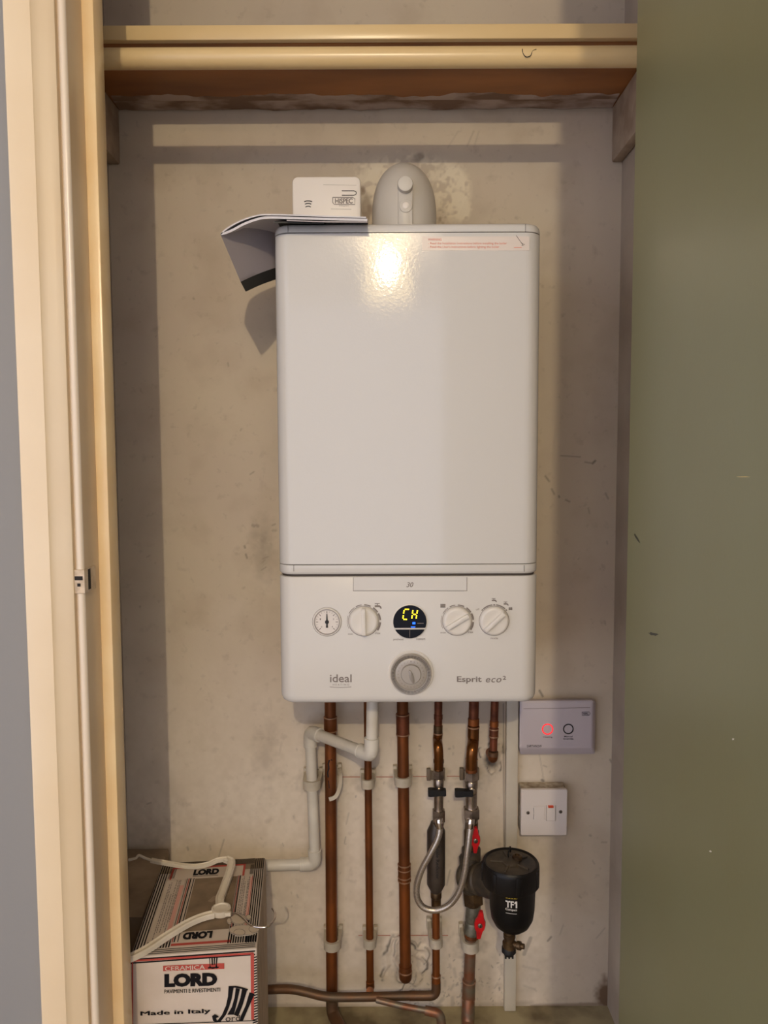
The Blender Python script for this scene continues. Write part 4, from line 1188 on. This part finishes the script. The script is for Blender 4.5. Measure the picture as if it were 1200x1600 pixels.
mb = MB().lathe((ce.x+.003, Yq, zl0+.003), (0,0,-1), [(0,rb*1.05),(.003,rb*1.02),((zl0-zb0)*.55,rb*.98),((zl0-zb0)*.75,rb*.92),((zl0-zb0)*.9,rb*.76),((zl0-zb0)*1.0,rb*.52),((zl0-zb0)*1.03,rb*.2),((zl0-zb0)*1.03,0)], 56)
body = build('canister', mb, M['filter_black'], t)
# side arm to the pipe
pa = atY(734, 1370, -.058); pb = Vector((ce.x-.004, Yq+.006, zl0-.004))
arm = (pb-pa); A0 = arm.normalized()
mb = MB().lathe(pa-A0*.012, A0, [(0,.020),(.003,.0262),(.012,.028),(.014,.0245),(.018,.0245),(.020,.029),(.026,.0295),(.028,.0265),(.034,.0275),(.042,.029),(.046,.027),(.062,.030),(arm.length+.012,.033)], 40)
build('side_arm', mb, M['filter_dusty'], t)
mb = MB()
fx = runf(733, 1338, 739, 1405, -.056); d = (fx(1405)-fx(1338)).normalized(); L = lambda a, b: (fx(b)-fx(a)).length
mb.lathe(fx(1336), d, [(0,r22*1.5),(.003,r22*1.75),(L(1336,1350),r22*1.8),(L(1336,1356),r22*2.0),(L(1336,1386),r22*2.0),(L(1336,1392),r22*1.6)], 36); build('tee_body', mb, M['filter_dusty'], t)
mb = MB(); hexnut(mb, fx(1391), d, r22*1.85, L(1391,1411)); mb.lathe(fx(1408), d, [(0,r22*1.5),(L(1408,1414),r22*1.2)], 24); build('union_nut', mb, M['brass'], t)
# label
yl_ = Yq - rb*.99
fq = lambda x, y: atY(x, y, yl_-.0015)
mb = MB()
def wrap(p):                       # lay a point onto the canister skin
    dx = p.x-(ce.x+.003); k = (rb*.985+.0012)
    return Vector((p.x, Yq - math.sqrt(max(k*k-dx*dx, 1e-6)), p.z))
def letter_w(mb, s, x0, y0, x1, y1, **k):
    o = len(mb.v); letter_px(mb, s, x0, y0, x1, y1, fq, (0,0,0), **k)
    for i in range(o, len(mb.v)): mb.v[i] = wrap(mb.v[i])
letter_w(mb, 'TF', 790.5, 1409, 803, 1419.5, weight=.03); quad_px(mb, [(805.6,1409),(808.2,1409),(808.2,1419.5),(805.8,1419.5),(805.8,1412.2),(803.8,1413),(803.8,1411.2)], fq, (0,0,0))
for i in range(len(mb.v)-7, len(mb.v)): mb.v[i] = wrap(mb.v[i])
letter_w(mb, 'Compact', 790.5, 1420.5, 808, 1425, weight=.015)
o = len(mb.v); line_px(mb, [(791+i*2.1,1428.5) for i in range(9)], .0007, fq, (0,-1,0), (0,0,0))
for i in range(o, len(mb.v)): mb.v[i] = wrap(mb.v[i])
build('lettering', mb, M['white_label'], body, False)
mb = MB(); line_px(mb, [(790.5+i*2.2,1404) for i in range(9)], .0030, fq, (0,-1,0), (0,0,0))
for i in range(len(mb.v)): mb.v[i] = wrap(mb.v[i])
build('yellow_strip', mb, M['yellow_label'], body, False)
# drain valve
pd = atY(796, 1460, Yq-.012); pe = atY(795, 1490, Yq-.012)
mb = MB().lathe(pd+Vector((0,0,.016)), (0,0,-1), [(0,.0085),(.014,.0088),(.0150,.0105),(.021,.0105),(.022,.0090),(.028,.0092),(.030,.0118),(.039,.0118),(.041,.0095)], 24)
dr = build('drain_valve', mb, M['brass'], t)
mb = MB().lathe(pe+Vector((0,0,.013)), (0,0,-1), [(0,.0110),(.002,.0124),(.009,.0124),(.011,.0100),(.0145,.0085)], 16)
for i in range(3): mb.box(pe+Vector((-.006+.006*i, -.004, -.003)), (.003,.003,.006))
build('drain_cap', mb, M['rubber'], dr)
sd = Vector((.82, -.45, .12)).normalized()
mb = MB().lathe(pd+Vector((.004,-.003,-.016)), sd, [(0,.0055),(.009,.0055),(.010,.0072),(.016,.0072),(.0165,.0045),(.022,.0045)], 18); build('drain_screw', mb, M['brass'], dr)

# trunking
x0 = atY(788.5,1300,-.003).x; x1 = atY(808.5,1300,-.018).x
mb = MB()
ztk = zbot+.01; zbk = atY(798, 1592, -.016).z
zbk = max(zbk, .002)
mb.span((x0, -.017, zbk), (x1, -.0025, ztk), .0012)
o = build('cable_trunking', mb, M['pvc']); o['label'] = 'white plastic cable trunking running from the boiler down to the floor'; o['category'] = 'trunking'

# heating receiver
yr = -.030
fr = lambda x, y: atY(x, y, yr)
x0 = fr(815,1140).x; x1 = fr(924,1140).x; z1 = fr(870,1098).z; z0 = fr(870,1168).z
X0 = atY(810.5,1170,-.004).x; X1 = atY(927.5,1130,-.004).x; Z1 = atY(870,1092.5,-.006).z; Z0 = atY(870,1175,-.006).z
t = thing('heating_receiver', 'grey wall receiver with a glowing red ring and a black ring button', 'heating control', ((x0+x1)/2, -.015, Z0))
mb = MB(); R = []
def rr(xa, xb, za_, zb2, r, y): return [(x, y, z) for x, z in rrect((xa+xb)/2, (za_+zb2)/2, (xb-xa)/2, (zb2-za_)/2, r)]
mb.rings([rr(X0,X1,Z0,Z1,.004,-.003), rr(X0,X1,Z0,Z1,.004,-.016), rr(x0-.0035,x1+.0035,z0-.0035,z1+.0035,.004,yr+.002), rr(x0,x1,z0,z1,.004,yr)])
build('case', mb, M['receiver'], t)
mb = MB(); o3 = (0,-.0004,0)
line_px(mb, ((818,1107.5),(922,1105.5)), .0008, fr, (0,-1,0), o3)
build('case_seam', mb, M['grey_print'], t, False)
def ring3(px, py, r, w, m, name):
    c = fr(px, py); mb = MB()
    mb.lathe(c, (0,-1,0), [(-.0005,r+w),(.0010,r+w*.7),(.0012,r),(.0010,r-w*.7),(-.0005,r-w)], 40, caps=False); return build(name, mb, m, t)
ring3(855.5,1139.3,8.2*.00116,.0010,M['red_led'],'indicator_ring'); ring3(888,1139,7.6*.00116,.0012,M['black_print'],'button_ring')
mb = MB()
letter_px(mb, 'Heating', 848.5, 1150.3, 863, 1153.2, fr, o3, weight=.01); letter_px(mb, 'Manual', 881.5, 1149.3, 894.5, 1151.8, fr, o3, weight=.01)
letter_px(mb, 'Override', 880, 1153, 896, 1155.6, fr, o3, weight=.01); letter_px(mb, 'EARTHNOW', 823.5, 1163.8, 846.5, 1167.6, fr, o3, weight=.005)
line_px(mb, ((909.5,1112.4),(920.5,1112),(922,1114.8),(920.5,1117.4),(909.5,1117.8),(909.5,1112.2)), .0009, fr, (0,-1,0), o3)
letter_px(mb, 'HiSPEC', 910.8, 1113.4, 919.6, 1116.6, fr, o3, weight=.02)
build('lettering', mb, M['black_print'], t, False)

# fused spur switch
ysw = -.037
fsw = lambda x, y: atY(x, y, ysw)
x0 = fsw(814.5,1270).x; x1 = fsw(886.5,1270).x; z1 = fsw(850,1234).z; z0 = fsw(850,1306).z
t = thing('fused_switch', 'white fused switch with orange neon on a dusty surface box', 'switch', ((x0+x1)/2, -.018, z0))
mb = MB(); platY(mb, (x0+x1)/2, (z0+z1)/2, (x1-x0)/2-.0004, (z1-z0)/2-.0004, .003, [(-.003,0),(ysw+.0085,0)]); build('back_box', mb, M['switch_dirty'], t)
mb = MB(); platY(mb, (x0+x1)/2, (z0+z1)/2, (x1-x0)/2, (z1-z0)/2, .0025, [(ysw+.0078,.0006),(ysw+.0072,0),(ysw+.0015,0),(ysw,.0014)]); build('face_plate', mb, M['switch'], t)
def pl_px(x0, y0, x1, y1, d, m, name, r=.001, par=None):
    a = fsw(x0, y1); b = fsw(x1, y0); mb = MB()
    platY(mb, (a.x+b.x)/2, (a.z+b.z)/2, (b.x-a.x)/2, (b.z-a.z)/2, r, [(ysw+.001,0),(ysw-d+.0006,0),(ysw-d,.0006)]); return build(name, mb, m, par or t)
pl_px(834,1259,851,1281,.0012,M['switch'],'fuse_carrier')
rk = pl_px(854,1259.5,867.5,1281.5,.0028,M['switch'],'rocker')
mb = MB()
fo = lambda x, y: atY(x, y, ysw)
for a in (((853.3,1258),(853.3,1282)), ((868,1258),(868,1282)), ((853.3,1282),(868,1282)), ((833.3,1262),(834,1270),(833.3,1280))):
    line_px(mb, a, .0007, fo, (0,-1,0), o3)
build('gap_line', mb, M['grey_print'], t, False)
pl_px(856,1258.2,864.5,1261.4,.0036,M['neon'],'neon_indicator',.0006,rk)
for x, y in ((825,1270), (876,1268.5)):
    c = fsw(x, y); mb = MB().lathe(c, (0,-1,0), [(-.0005,.0034),(.0004,.0032),(.0008,.0024),(.0008,0)], 18); s_ = build('screw', mb, M['screw'], t)
    mb = MB().box(c+Vector((0,-.0010,0)), (.0044,.0004,.0008), 0, Matrix.Rotation(.7, 3, 'Y')); build('screw_slot', mb, M['hole'], s_)

# ================================================================== BOXES
zbx = atY(418, 1340, -.075).z
FR = atZ(401.5, 1481.5, zbx); BR = atZ(415, 1340, zbx); FLq = atZ(204.5, 1491, zbx)
W_ = (BR-FR); depth = W_.length; W_ = W_.normalized(); U_ = Vector((W_.y, -W_.x, 0))
width = -(FLq-FR).dot(U_)
FL = FR - U_*width; BL = FL + W_*depth
H_ = zbx - .001
nF = -W_; nR = U_
t = thing('tile_box', 'striped white tile carton with black hat logo standing on the cupboard floor', 'box', (FL+BR)/2 - Vector((0,0,H_)))
mb = MB(); cc = (FL+BR)/2 - Vector((0,0,H_/2))
rotm = Matrix((U_, W_, Vector((0,0,1)))).transposed()
mb.box(cc, (width, depth, H_), .0025, rotm, 2)
box = build('carton', mb, M['carton_white'], t, True, 40)
Zv = Vector((0,0,.0004))
def T(u, v): return FL + U_*(width*u) + W_*(depth*v)            # top face, 0..1
def F_(u, d): return FL + U_*(width*u) - Vector((0,0,d))          # front face, d metres down
def RS(v, d): return FR + W_*(depth*v) - Vector((0,0,d))
def tq(mb, u0, v0, u1, v1, lift=1): mb.add([T(u0,v0)+Zv*lift, T(u1,v0)+Zv*lift, T(u1,v1)+Zv*lift, T(u0,v1)+Zv*lift], [(0,1,2,3)])
nFo = nF*.0004
def fq2(mb, u0, d0, u1, d1, lift=1): mb.add([F_(u0,d0)+nFo*lift, F_(u1,d0)+nFo*lift, F_(u1,d1)+nFo*lift, F_(u0,d1)+nFo*lift], [(0,1,2,3)])
# bare dusty middle of the top
mb = MB(); tq(mb, .36, .20, .75, .80); build('dusty_panel', mb, M['carton_brown'], box, False)
mb = MB(); tq(mb, .02, .86, .98, .995); build('dusty_flap', mb, M['carton_brown'], box, False)
mb = MB(); tq(mb, .13, .775, .80, .915, 2); tq(mb, .30, .09, .78, .195, 2); tq(mb,.10,.06,.27,.77,2); tq(mb,.79,.12,.90,.77,2); build('white_panel', mb, M['carton_white'], box, False)
mb = MB()
for k in range(4): tq(mb, .012+.022*k, .05, .022+.022*k, .985, 3)
for k in range(5): tq(mb, .905+.019*k, .05, .914+.019*k, .985, 3)
tq(mb, .315,.10,.325,.78,3); tq(mb,.345,.10,.352,.78,3); tq(mb,.285,.10,.290,.78,3); tq(mb,.775,.20,.785,.78,3); tq(mb,.755,.2,.76,.78,3)
for k in range(9): tq(mb, .105+.022*k, .055, .116+.022*k, .115, 3)
for k in range(12): tq(mb, .755+.020*k, .055, .766+.020*k, .115, 3)
for k in range(3): tq(mb, .755+.020*k, .055, .766+.020*k, .22, 3)
for k in range(8):
    tq(mb, .10, .925+.009*k, .90, .929+.009*k, 3)
for k in range(6):
    tq(mb, .105+.01*k, .79, .110+.01*k, .91, 3); tq(mb, .865+.006*k, .79, .868+.006*k, .91, 3)
for k in range(3): tq(mb, .10, .006+.016*k, .985, .012+.016*k, 3)
build('stripe_print', mb, M['box_black'], box, False)
mb = MB(); tq(mb, .13,.905,.80,.925,3); tq(mb,.12,.775,.135,.925,3); tq(mb,.795,.775,.815,.925,3); tq(mb,.30,.066,.78,.088,3)
tq(mb, .300,.10,.308,.78,3); tq(mb,.765,.20,.771,.78,3); tq(mb,.893,.12,.899,.77,3)
build('red_print', mb, M['box_red'], box, False)
mb = MB(); tq(mb,.235,.10,.27,.70,3); tq(mb,.875,.14,.890,.75,3); build('pink_print', mb, M['box_pink'], box, False)
rnd = random.Random(4)
mb = MB()                                   # small unreadable print in columns
for u, v0, v1 in ((.135,.12,.72),(.150,.2,.74),(.175,.2,.6),(.195,.25,.76),(.215,.15,.76),(.228,.3,.76),(.80,.16,.74),(.815,.25,.76),(.83,.2,.7),(.855,.14,.72),(.866,.3,.76)):
    v = v0
    while v < v1:
        l = rnd.uniform(.008,.03); tq(mb, u, v, u+.007, min(v+l, v1), 4); v += l + rnd.uniform(.004,.010)
build('small_print', mb, M['grey_print'], box, False)
mb = MB()
letter(mb, 'LORD', T(.33,.81), T(.57,.81)-T(.33,.81), T(.33,.885)-T(.33,.81), Zv*4, weight=.07)
a = T(.62,.185); letter(mb, 'LORD', a, T(.38,.185)-a, T(.62,.115)-a, Zv*4, weight=.07)
tq(mb, .33,.795,.57,.799,4)
build('lettering', mb, M['box_black'], box, False)
mb = MB(); pts = [T(.52,.50),(T(.56,.55)),(T(.60,.56)),(T(.66,.60)),(T(.70,.57)),(T(.66,.52)),(T(.61,.53)),(T(.56,.485))]
mb.add([p+Zv*2 for p in pts], [tuple(range(8))]); build('dark_stain', mb, M['dusty_card'], box, False)
# front face
ff = lambda x, y: on_plane(x, y, FR, nF)
def fdown(x, y): return zbx - ff(x, y).z
mb = MB(); 
def fpoly(mb, pts, lift=1): mb.add([ff(*p)+nFo*lift for p in pts], [tuple(range(len(pts)))])
d_red0 = fdown(300, 1496); 
for k in range(2):
    fq2(mb, .0, .003+.0052*k, .985, .0052+.0052*k, 1)
nS = 26
for k in range(nS):                         # curved hatch down the right edge
    d = .014 + k*.0042
    mb.add([F_(.955,d)+nFo, F_(.998,d-.002)+nFo, F_(.998,d)+nFo, F_(.955,d+.002)+nFo], [(0,1,2,3)])
fpoly(mb, [(206,1600.5),(401,1593.5),(401,1594.6),(206,1602)], 2)
build('stripe_print', mb, M['box_black'], box, False)
mb = MB()
fpoly(mb, [(206.5,1499.5),(396,1487.5),(396,1490.5),(206.5,1502.5)], 2); fpoly(mb, [(391.5,1489),(397,1488.6),(397,1592.5),(392.5,1593)], 2); fpoly(mb, [(206,1500),(208.2,1500),(208.2,1600),(206,1600)], 2)
fpoly(mb, [(255,1508.5),(350.5,1504.5),(350.5,1513.5),(255,1517)], 2)
build('red_print', mb, M['box_red'], box, False)
mb = MB()
def flet(mb, s, x0, y0, x1, y1, dy, lift=3, **k):
    a = ff(x0, y1); b = ff(x1, y1+dy); c = ff(x0, y0); letter(mb, s, a, b-a, c-a, nFo*lift, **k)
flet(mb, 'CERAMICA', 258, 1509.5, 320, 1516.2, -2.6); flet(mb, 'CERAMICA', 258.4, 1509.3, 320.4, 1516, -2.6, 3.3)
build('white_lettering', mb, M['carton_white'], box, False)
mb = MB()
flet(mb, 'LORD', 257, 1521, 339.5, 1542, -2.5, weight=.07, space=1.0)
flet(mb, 'PAVIMENTI E RIVESTIMENTI', 257, 1545.5, 344, 1551.5, -3); flet(mb, 'PAVIMENTI E RIVESTIMENTI', 257.3, 1545.5, 344.3, 1551.5, -3, 3.3)
for k in range(4): flet(mb, 'Made in Italy', 219.5+k*.45, 1579.5, 327.8+k*.45, 1588, -4.5, 3+.3*k)
build('lettering', mb, M['box_black'], box, False)
# top-hat marks
mb = MB()
def hat(pts_list, f):
    for pts in pts_list: fpoly(mb, [f(*p) for p in pts], 4)
hat([[(0,0),(1.2,0),(1.6,12),(2.6,16),(0,18),(-2,17.5),(-2.2,16),(.4,15.6),(.7,12)],[(3.4,0),(5.6,0),(5.9,12),(4,12.6)],[(7.4,-.2),(9.4,-.4),(8.8,11.6),(7.2,12)],[(11.2,-.6),(13.4,-.8),(11.8,12),(13,15.4),(15.2,14.6),(15.2,16),(12,17.6),(9.6,17),(10.4,12)],[(0,17.4),(2.6,15.6),(9.6,15.4),(12,16.6),(6,18.4)]], lambda x, y: (327+x, 1494.5+y))
S = 1/4.898
g_ = lambda x, y: (195 + x*S, 1470 + y*S)
hat([[(795,342),(835,345),(818,440),(800,500),(775,560),(735,612),(705,612),(745,560),(775,490),(790,420)],
     [(795,342),(850,340),(900,350),(945,366),(938,376),(895,362),(845,354),(800,354)],
     [(850,356),(882,362),(858,470),(835,560),(785,560),(820,500),(840,430)],
     [(898,362),(935,376),(905,480),(868,575),(835,560),(862,500),(885,430)],
     [(955,388),(994,402),(950,500),(905,606),(880,612),(886,575),(925,490)],
     [(668,570),(690,556),(712,568),(722,578),(700,585),(704,602),(740,612),(700,620),(676,606)]], g_)
build('hat_logo', mb, M['box_black'], box, False)
mb = MB(); flet(mb, 'ord', 352.5, 1585.2, 375, 1594.5, -1, 5, weight=.0); build('script_lettering', mb, M['box_black'], box, False)
# right side: crumpled ply edges
mb = MB()
for d0, v0, v1, w in ((.012,.05,.95,.0012),(.03,.2,.9,.001),(.06,.1,.7,.0014),(.09,.3,.95,.0012),(.13,.05,.6,.001),(.16,.2,.9,.0014)):
    a = RS(v0, d0); b = RS(v1, d0+.012)
    mb.add([a+nR*.0005, b+nR*.0005, b+nR*.0005-Vector((0,0,w)), a+nR*.0005-Vector((0,0,w))], [(0,1,2,3)])
for v in (.08,.3,.55):
    a = RS(v, .006); b = RS(v+.03, .2)
    mb.add([a+nR*.0005, a+nR*.0005+W_*.003, b+nR*.0005+W_*.005, b+nR*.0005], [(0,1,2,3)])
build('side_crease', mb, M['dusty_card'], box, False)
mb = MB(); mb.add([RS(.0,.002)+nR*.0003, RS(1,.002)+nR*.0003, RS(1,H_-.002)+nR*.0003, RS(0,H_-.002)+nR*.0003], [(0,1,2,3)]); build('side_panel', mb, M['carton'], box, False)

# plain dusty carton beside it
xl2 = XL+.004; cw = (BL.x - .004) - xl2
mb = MB()
y0_, y1_ = -.235, -.02
mb.span((xl2, y0_, .001), (FL.x-.008 if FL.x < BL.x else BL.x-.004, y1_, zbx-.004), .003)
xa = min(FL.x, BL.x)-.006
mb = MB().rings([[(xl2, y0_, z), (BL.x+(FL.x-BL.x)*.75-.012, y0_, z), (BL.x-.010, y1_, z), (xl2, y1_, z)] for z in (.001, zbx-.012)])
o = build('carton_box', mb, M['dusty_card'], None, False); o['label'] = 'plain grimy carton wedged between the striped tile box and the left wall'; o['category'] = 'box'

# clothes hanger lying on the carton
zh = zbx + .006
hh = lambda x, y, dz=0: atZ(x, y, zh+dz)
t = thing('clothes_hanger', 'white plastic child clothes hanger lying across the striped tile box', 'hanger', atZ(343, 1424, zbx))
A1 = [hh(186,1501,.004), hh(208,1494,.004), hh(232,1481,.003), hh(262,1461,.003), hh(292,1443,.003), hh(315,1433,.002), hh(334,1428,.002)]
def barpts(P, w, h, name):
    P = spline(P, 6); mb = MB(); R = []
    for i, p in enumerate(P):
        tt = (P[min(i+1,len(P)-1)]-P[max(i-1,0)]).normalized(); sd = tt.cross(Vector((0,0,1))).normalized()*(w/2); up = Vector((0,0,h/2))
        R.append([p-sd-up, p-sd+up*.6, p-sd*.7+up, p-sd*.45+up*.35, p+sd*.45+up*.35, p+sd*.7+up, p+sd+up*.6, p+sd-up])
    mb.rings(R); return build(name, mb, M['hanger'], t, True, 30)
barpts(A1, .0125, .008, 'arm')
A2 = [hh(344,1414,.002), hh(343.5,1404,.002), hh(348,1392,.003), hh(354.5,1374,.005), hh(360.5,1356,.008), hh(361,1346,.010), hh(353,1342,.011)]
barpts(A2, .0135, .008, 'arm')
A3 = [hh(354,1342,.011), hh(340,1344,.010), hh(325,1350,.007), hh(305,1353.5,.005), hh(282,1352,.005), hh(258,1348,.006), hh(236,1344,.009)]
barpts(A3, .0085, .006, 'arm')
A4 = [hh(236,1344,.009), hh(226,1340.5,.012), hh(217,1336.5,.016), hh(212,1341,.012), hh(201,1343.5,.010)]
mb = MB().tube(spline(A4, 6), .0022, 12); build('strap_loop', mb, M['hanger'], t)
for P in (hh(288,1352,.006),):
    pass
c = hh(345.5, 1421, .003)
mb = MB().lathe(c-Vector((0,0,.006)), (0,0,1), [(0,.0145),(.007,.0155),(.009,.0150),(.0095,.0125),(.0075,.0115),(.0072,0)], 40); build('hub', mb, M['hanger'], t)
mb = MB().box(hh(356,1428,.006), (.010,.006,.006), .001); build('hook_socket', mb, M['hanger'], t)
HK = [hh(356,1427,.006), hh(364,1427,.008), hh(372,1429,.010), hh(382,1437,.010), hh(390,1445,.010), hh(402,1448.5,.010), hh(416,1448.5,.010), hh(425,1442,.010), hh(430,1433,.010), hh(429,1425,.010), hh(425.5,1419.5,.010)]
mb = MB().tube(spline(HK, 8), .0016, 12); build('hook', mb, M['steel'], t, True, 60, label='thin silver wire hook')
# small flat bear-shaped tag under the hook
t = thing('bear_tag', 'small flat bear-shaped tag lying under the hanger hook', 'tag', atZ(380, 1450, zbx))
zt = zbx+.0028
def ell(px, py, rx, ry, n=26): return [atZ(px+rx*math.cos(2*PI*i/n), py+ry*math.sin(2*PI*i/n), zt) for i in range(n)]
parts = [(373,1437,13,7.5),(358.5,1440,4,4),(388.5,1434.5,4,3.5),(380,1455,22,8),(374,1459,9,5.2),(397,1454,8,5.4)]
for i, (a_x, b_y, rx, ry) in enumerate(parts):
    mb = MB().prism([p + Vector((0,0,.0002*i)) for p in ell(a_x, b_y, rx, ry)], (0,0,.0012)); e = build('tag_piece', mb, M['bear'], t)
    mb = MB(); P = [p + Vector((0,0,.0002*i+.0013)) for p in ell(a_x, b_y, rx, ry)]
    mb.tube(P+[P[0]], .00035, 6); build('outline', mb, M['grey_print'], e)

# ================================================================== LIGHT
ld = bpy.data.lights.new('ceiling_lamp', 'POINT'); ld.energy = 118; ld.color = (1, .83, .58); ld.shadow_soft_size = .018
lo = bpy.data.objects.new('ceiling_lamp', ld); C.objects.link(lo); lo.location = (-.02, -2.98, 2.0)
# sheer drum shade hanging round the bulb behind the photographer
m = bpy.data.materials.new('sheer_shade'); m.use_nodes = True
nt = m.node_tree; b = nt.nodes['Principled BSDF']; out = nt.nodes['Material Output']
tr = nt.nodes.new('ShaderNodeBsdfTransparent'); em = nt.nodes.new('ShaderNodeEmission'); mx = nt.nodes.new('ShaderNodeMixShader')
em.inputs[0].default_value = (1, .74, .36, 1); em.inputs[1].default_value = 20; mx.inputs[0].default_value = .3
nt.links.new(tr.outputs[0], mx.inputs[1]); nt.links.new(em.outputs[0], mx.inputs[2]); nt.links.new(mx.outputs[0], out.inputs[0])
M['sheer'] = m
t = thing('pendant_lamp', 'warm glowing drum lampshade mirrored as the yellow patch on the boiler front', 'lamp', (-.02, -2.98, 1.83))
mb = MB(); n = 48
for z0_, z1_ in ((1.83, 2.10),):
    mb.rings([[(-.02+.175*math.cos(2*PI*j/n), -2.98+.175*math.sin(2*PI*j/n), z) for j in range(n)] for z in (z0_, z1_)], caps=False)
build('lamp_shade', mb, m, t, True, 60)
mb = MB().cyl((-.02,-2.98,2.055), (-.02,-2.98,ZC+.0), .006, 12); build('cord', mb, M['alarm'], t)
mb = MB().cyl((-.02,-2.98,2.04), (-.02,-2.98,2.075), .016, 20)
for k in range(3):
    a = 2*PI*k/3; mb.tube([(-.02,-2.98,2.06), (-.02+.175*math.cos(a),-2.98+.175*math.sin(a),2.095)], .002, 6)
build('lamp_holder', mb, M['alarm'], t)
w = bpy.data.worlds.new('world'); SC.world = w; w.use_nodes = True
bg = w.node_tree.nodes['Background']; bg.inputs[0].default_value = (.87, .89, 1.05, 1); bg.inputs[1].default_value = 1.72

SC.view_settings.view_transform = 'Standard'; SC.view_settings.look = 'None'
SC.view_settings.exposure = 0; SC.view_settings.gamma = 1; SC.view_settings.use_curve_mapping = False
SC.cycles.use_denoising = True
SC.cycles.max_bounces = 8; SC.cycles.diffuse_bounces = 5; SC.cycles.glossy_bounces = 4
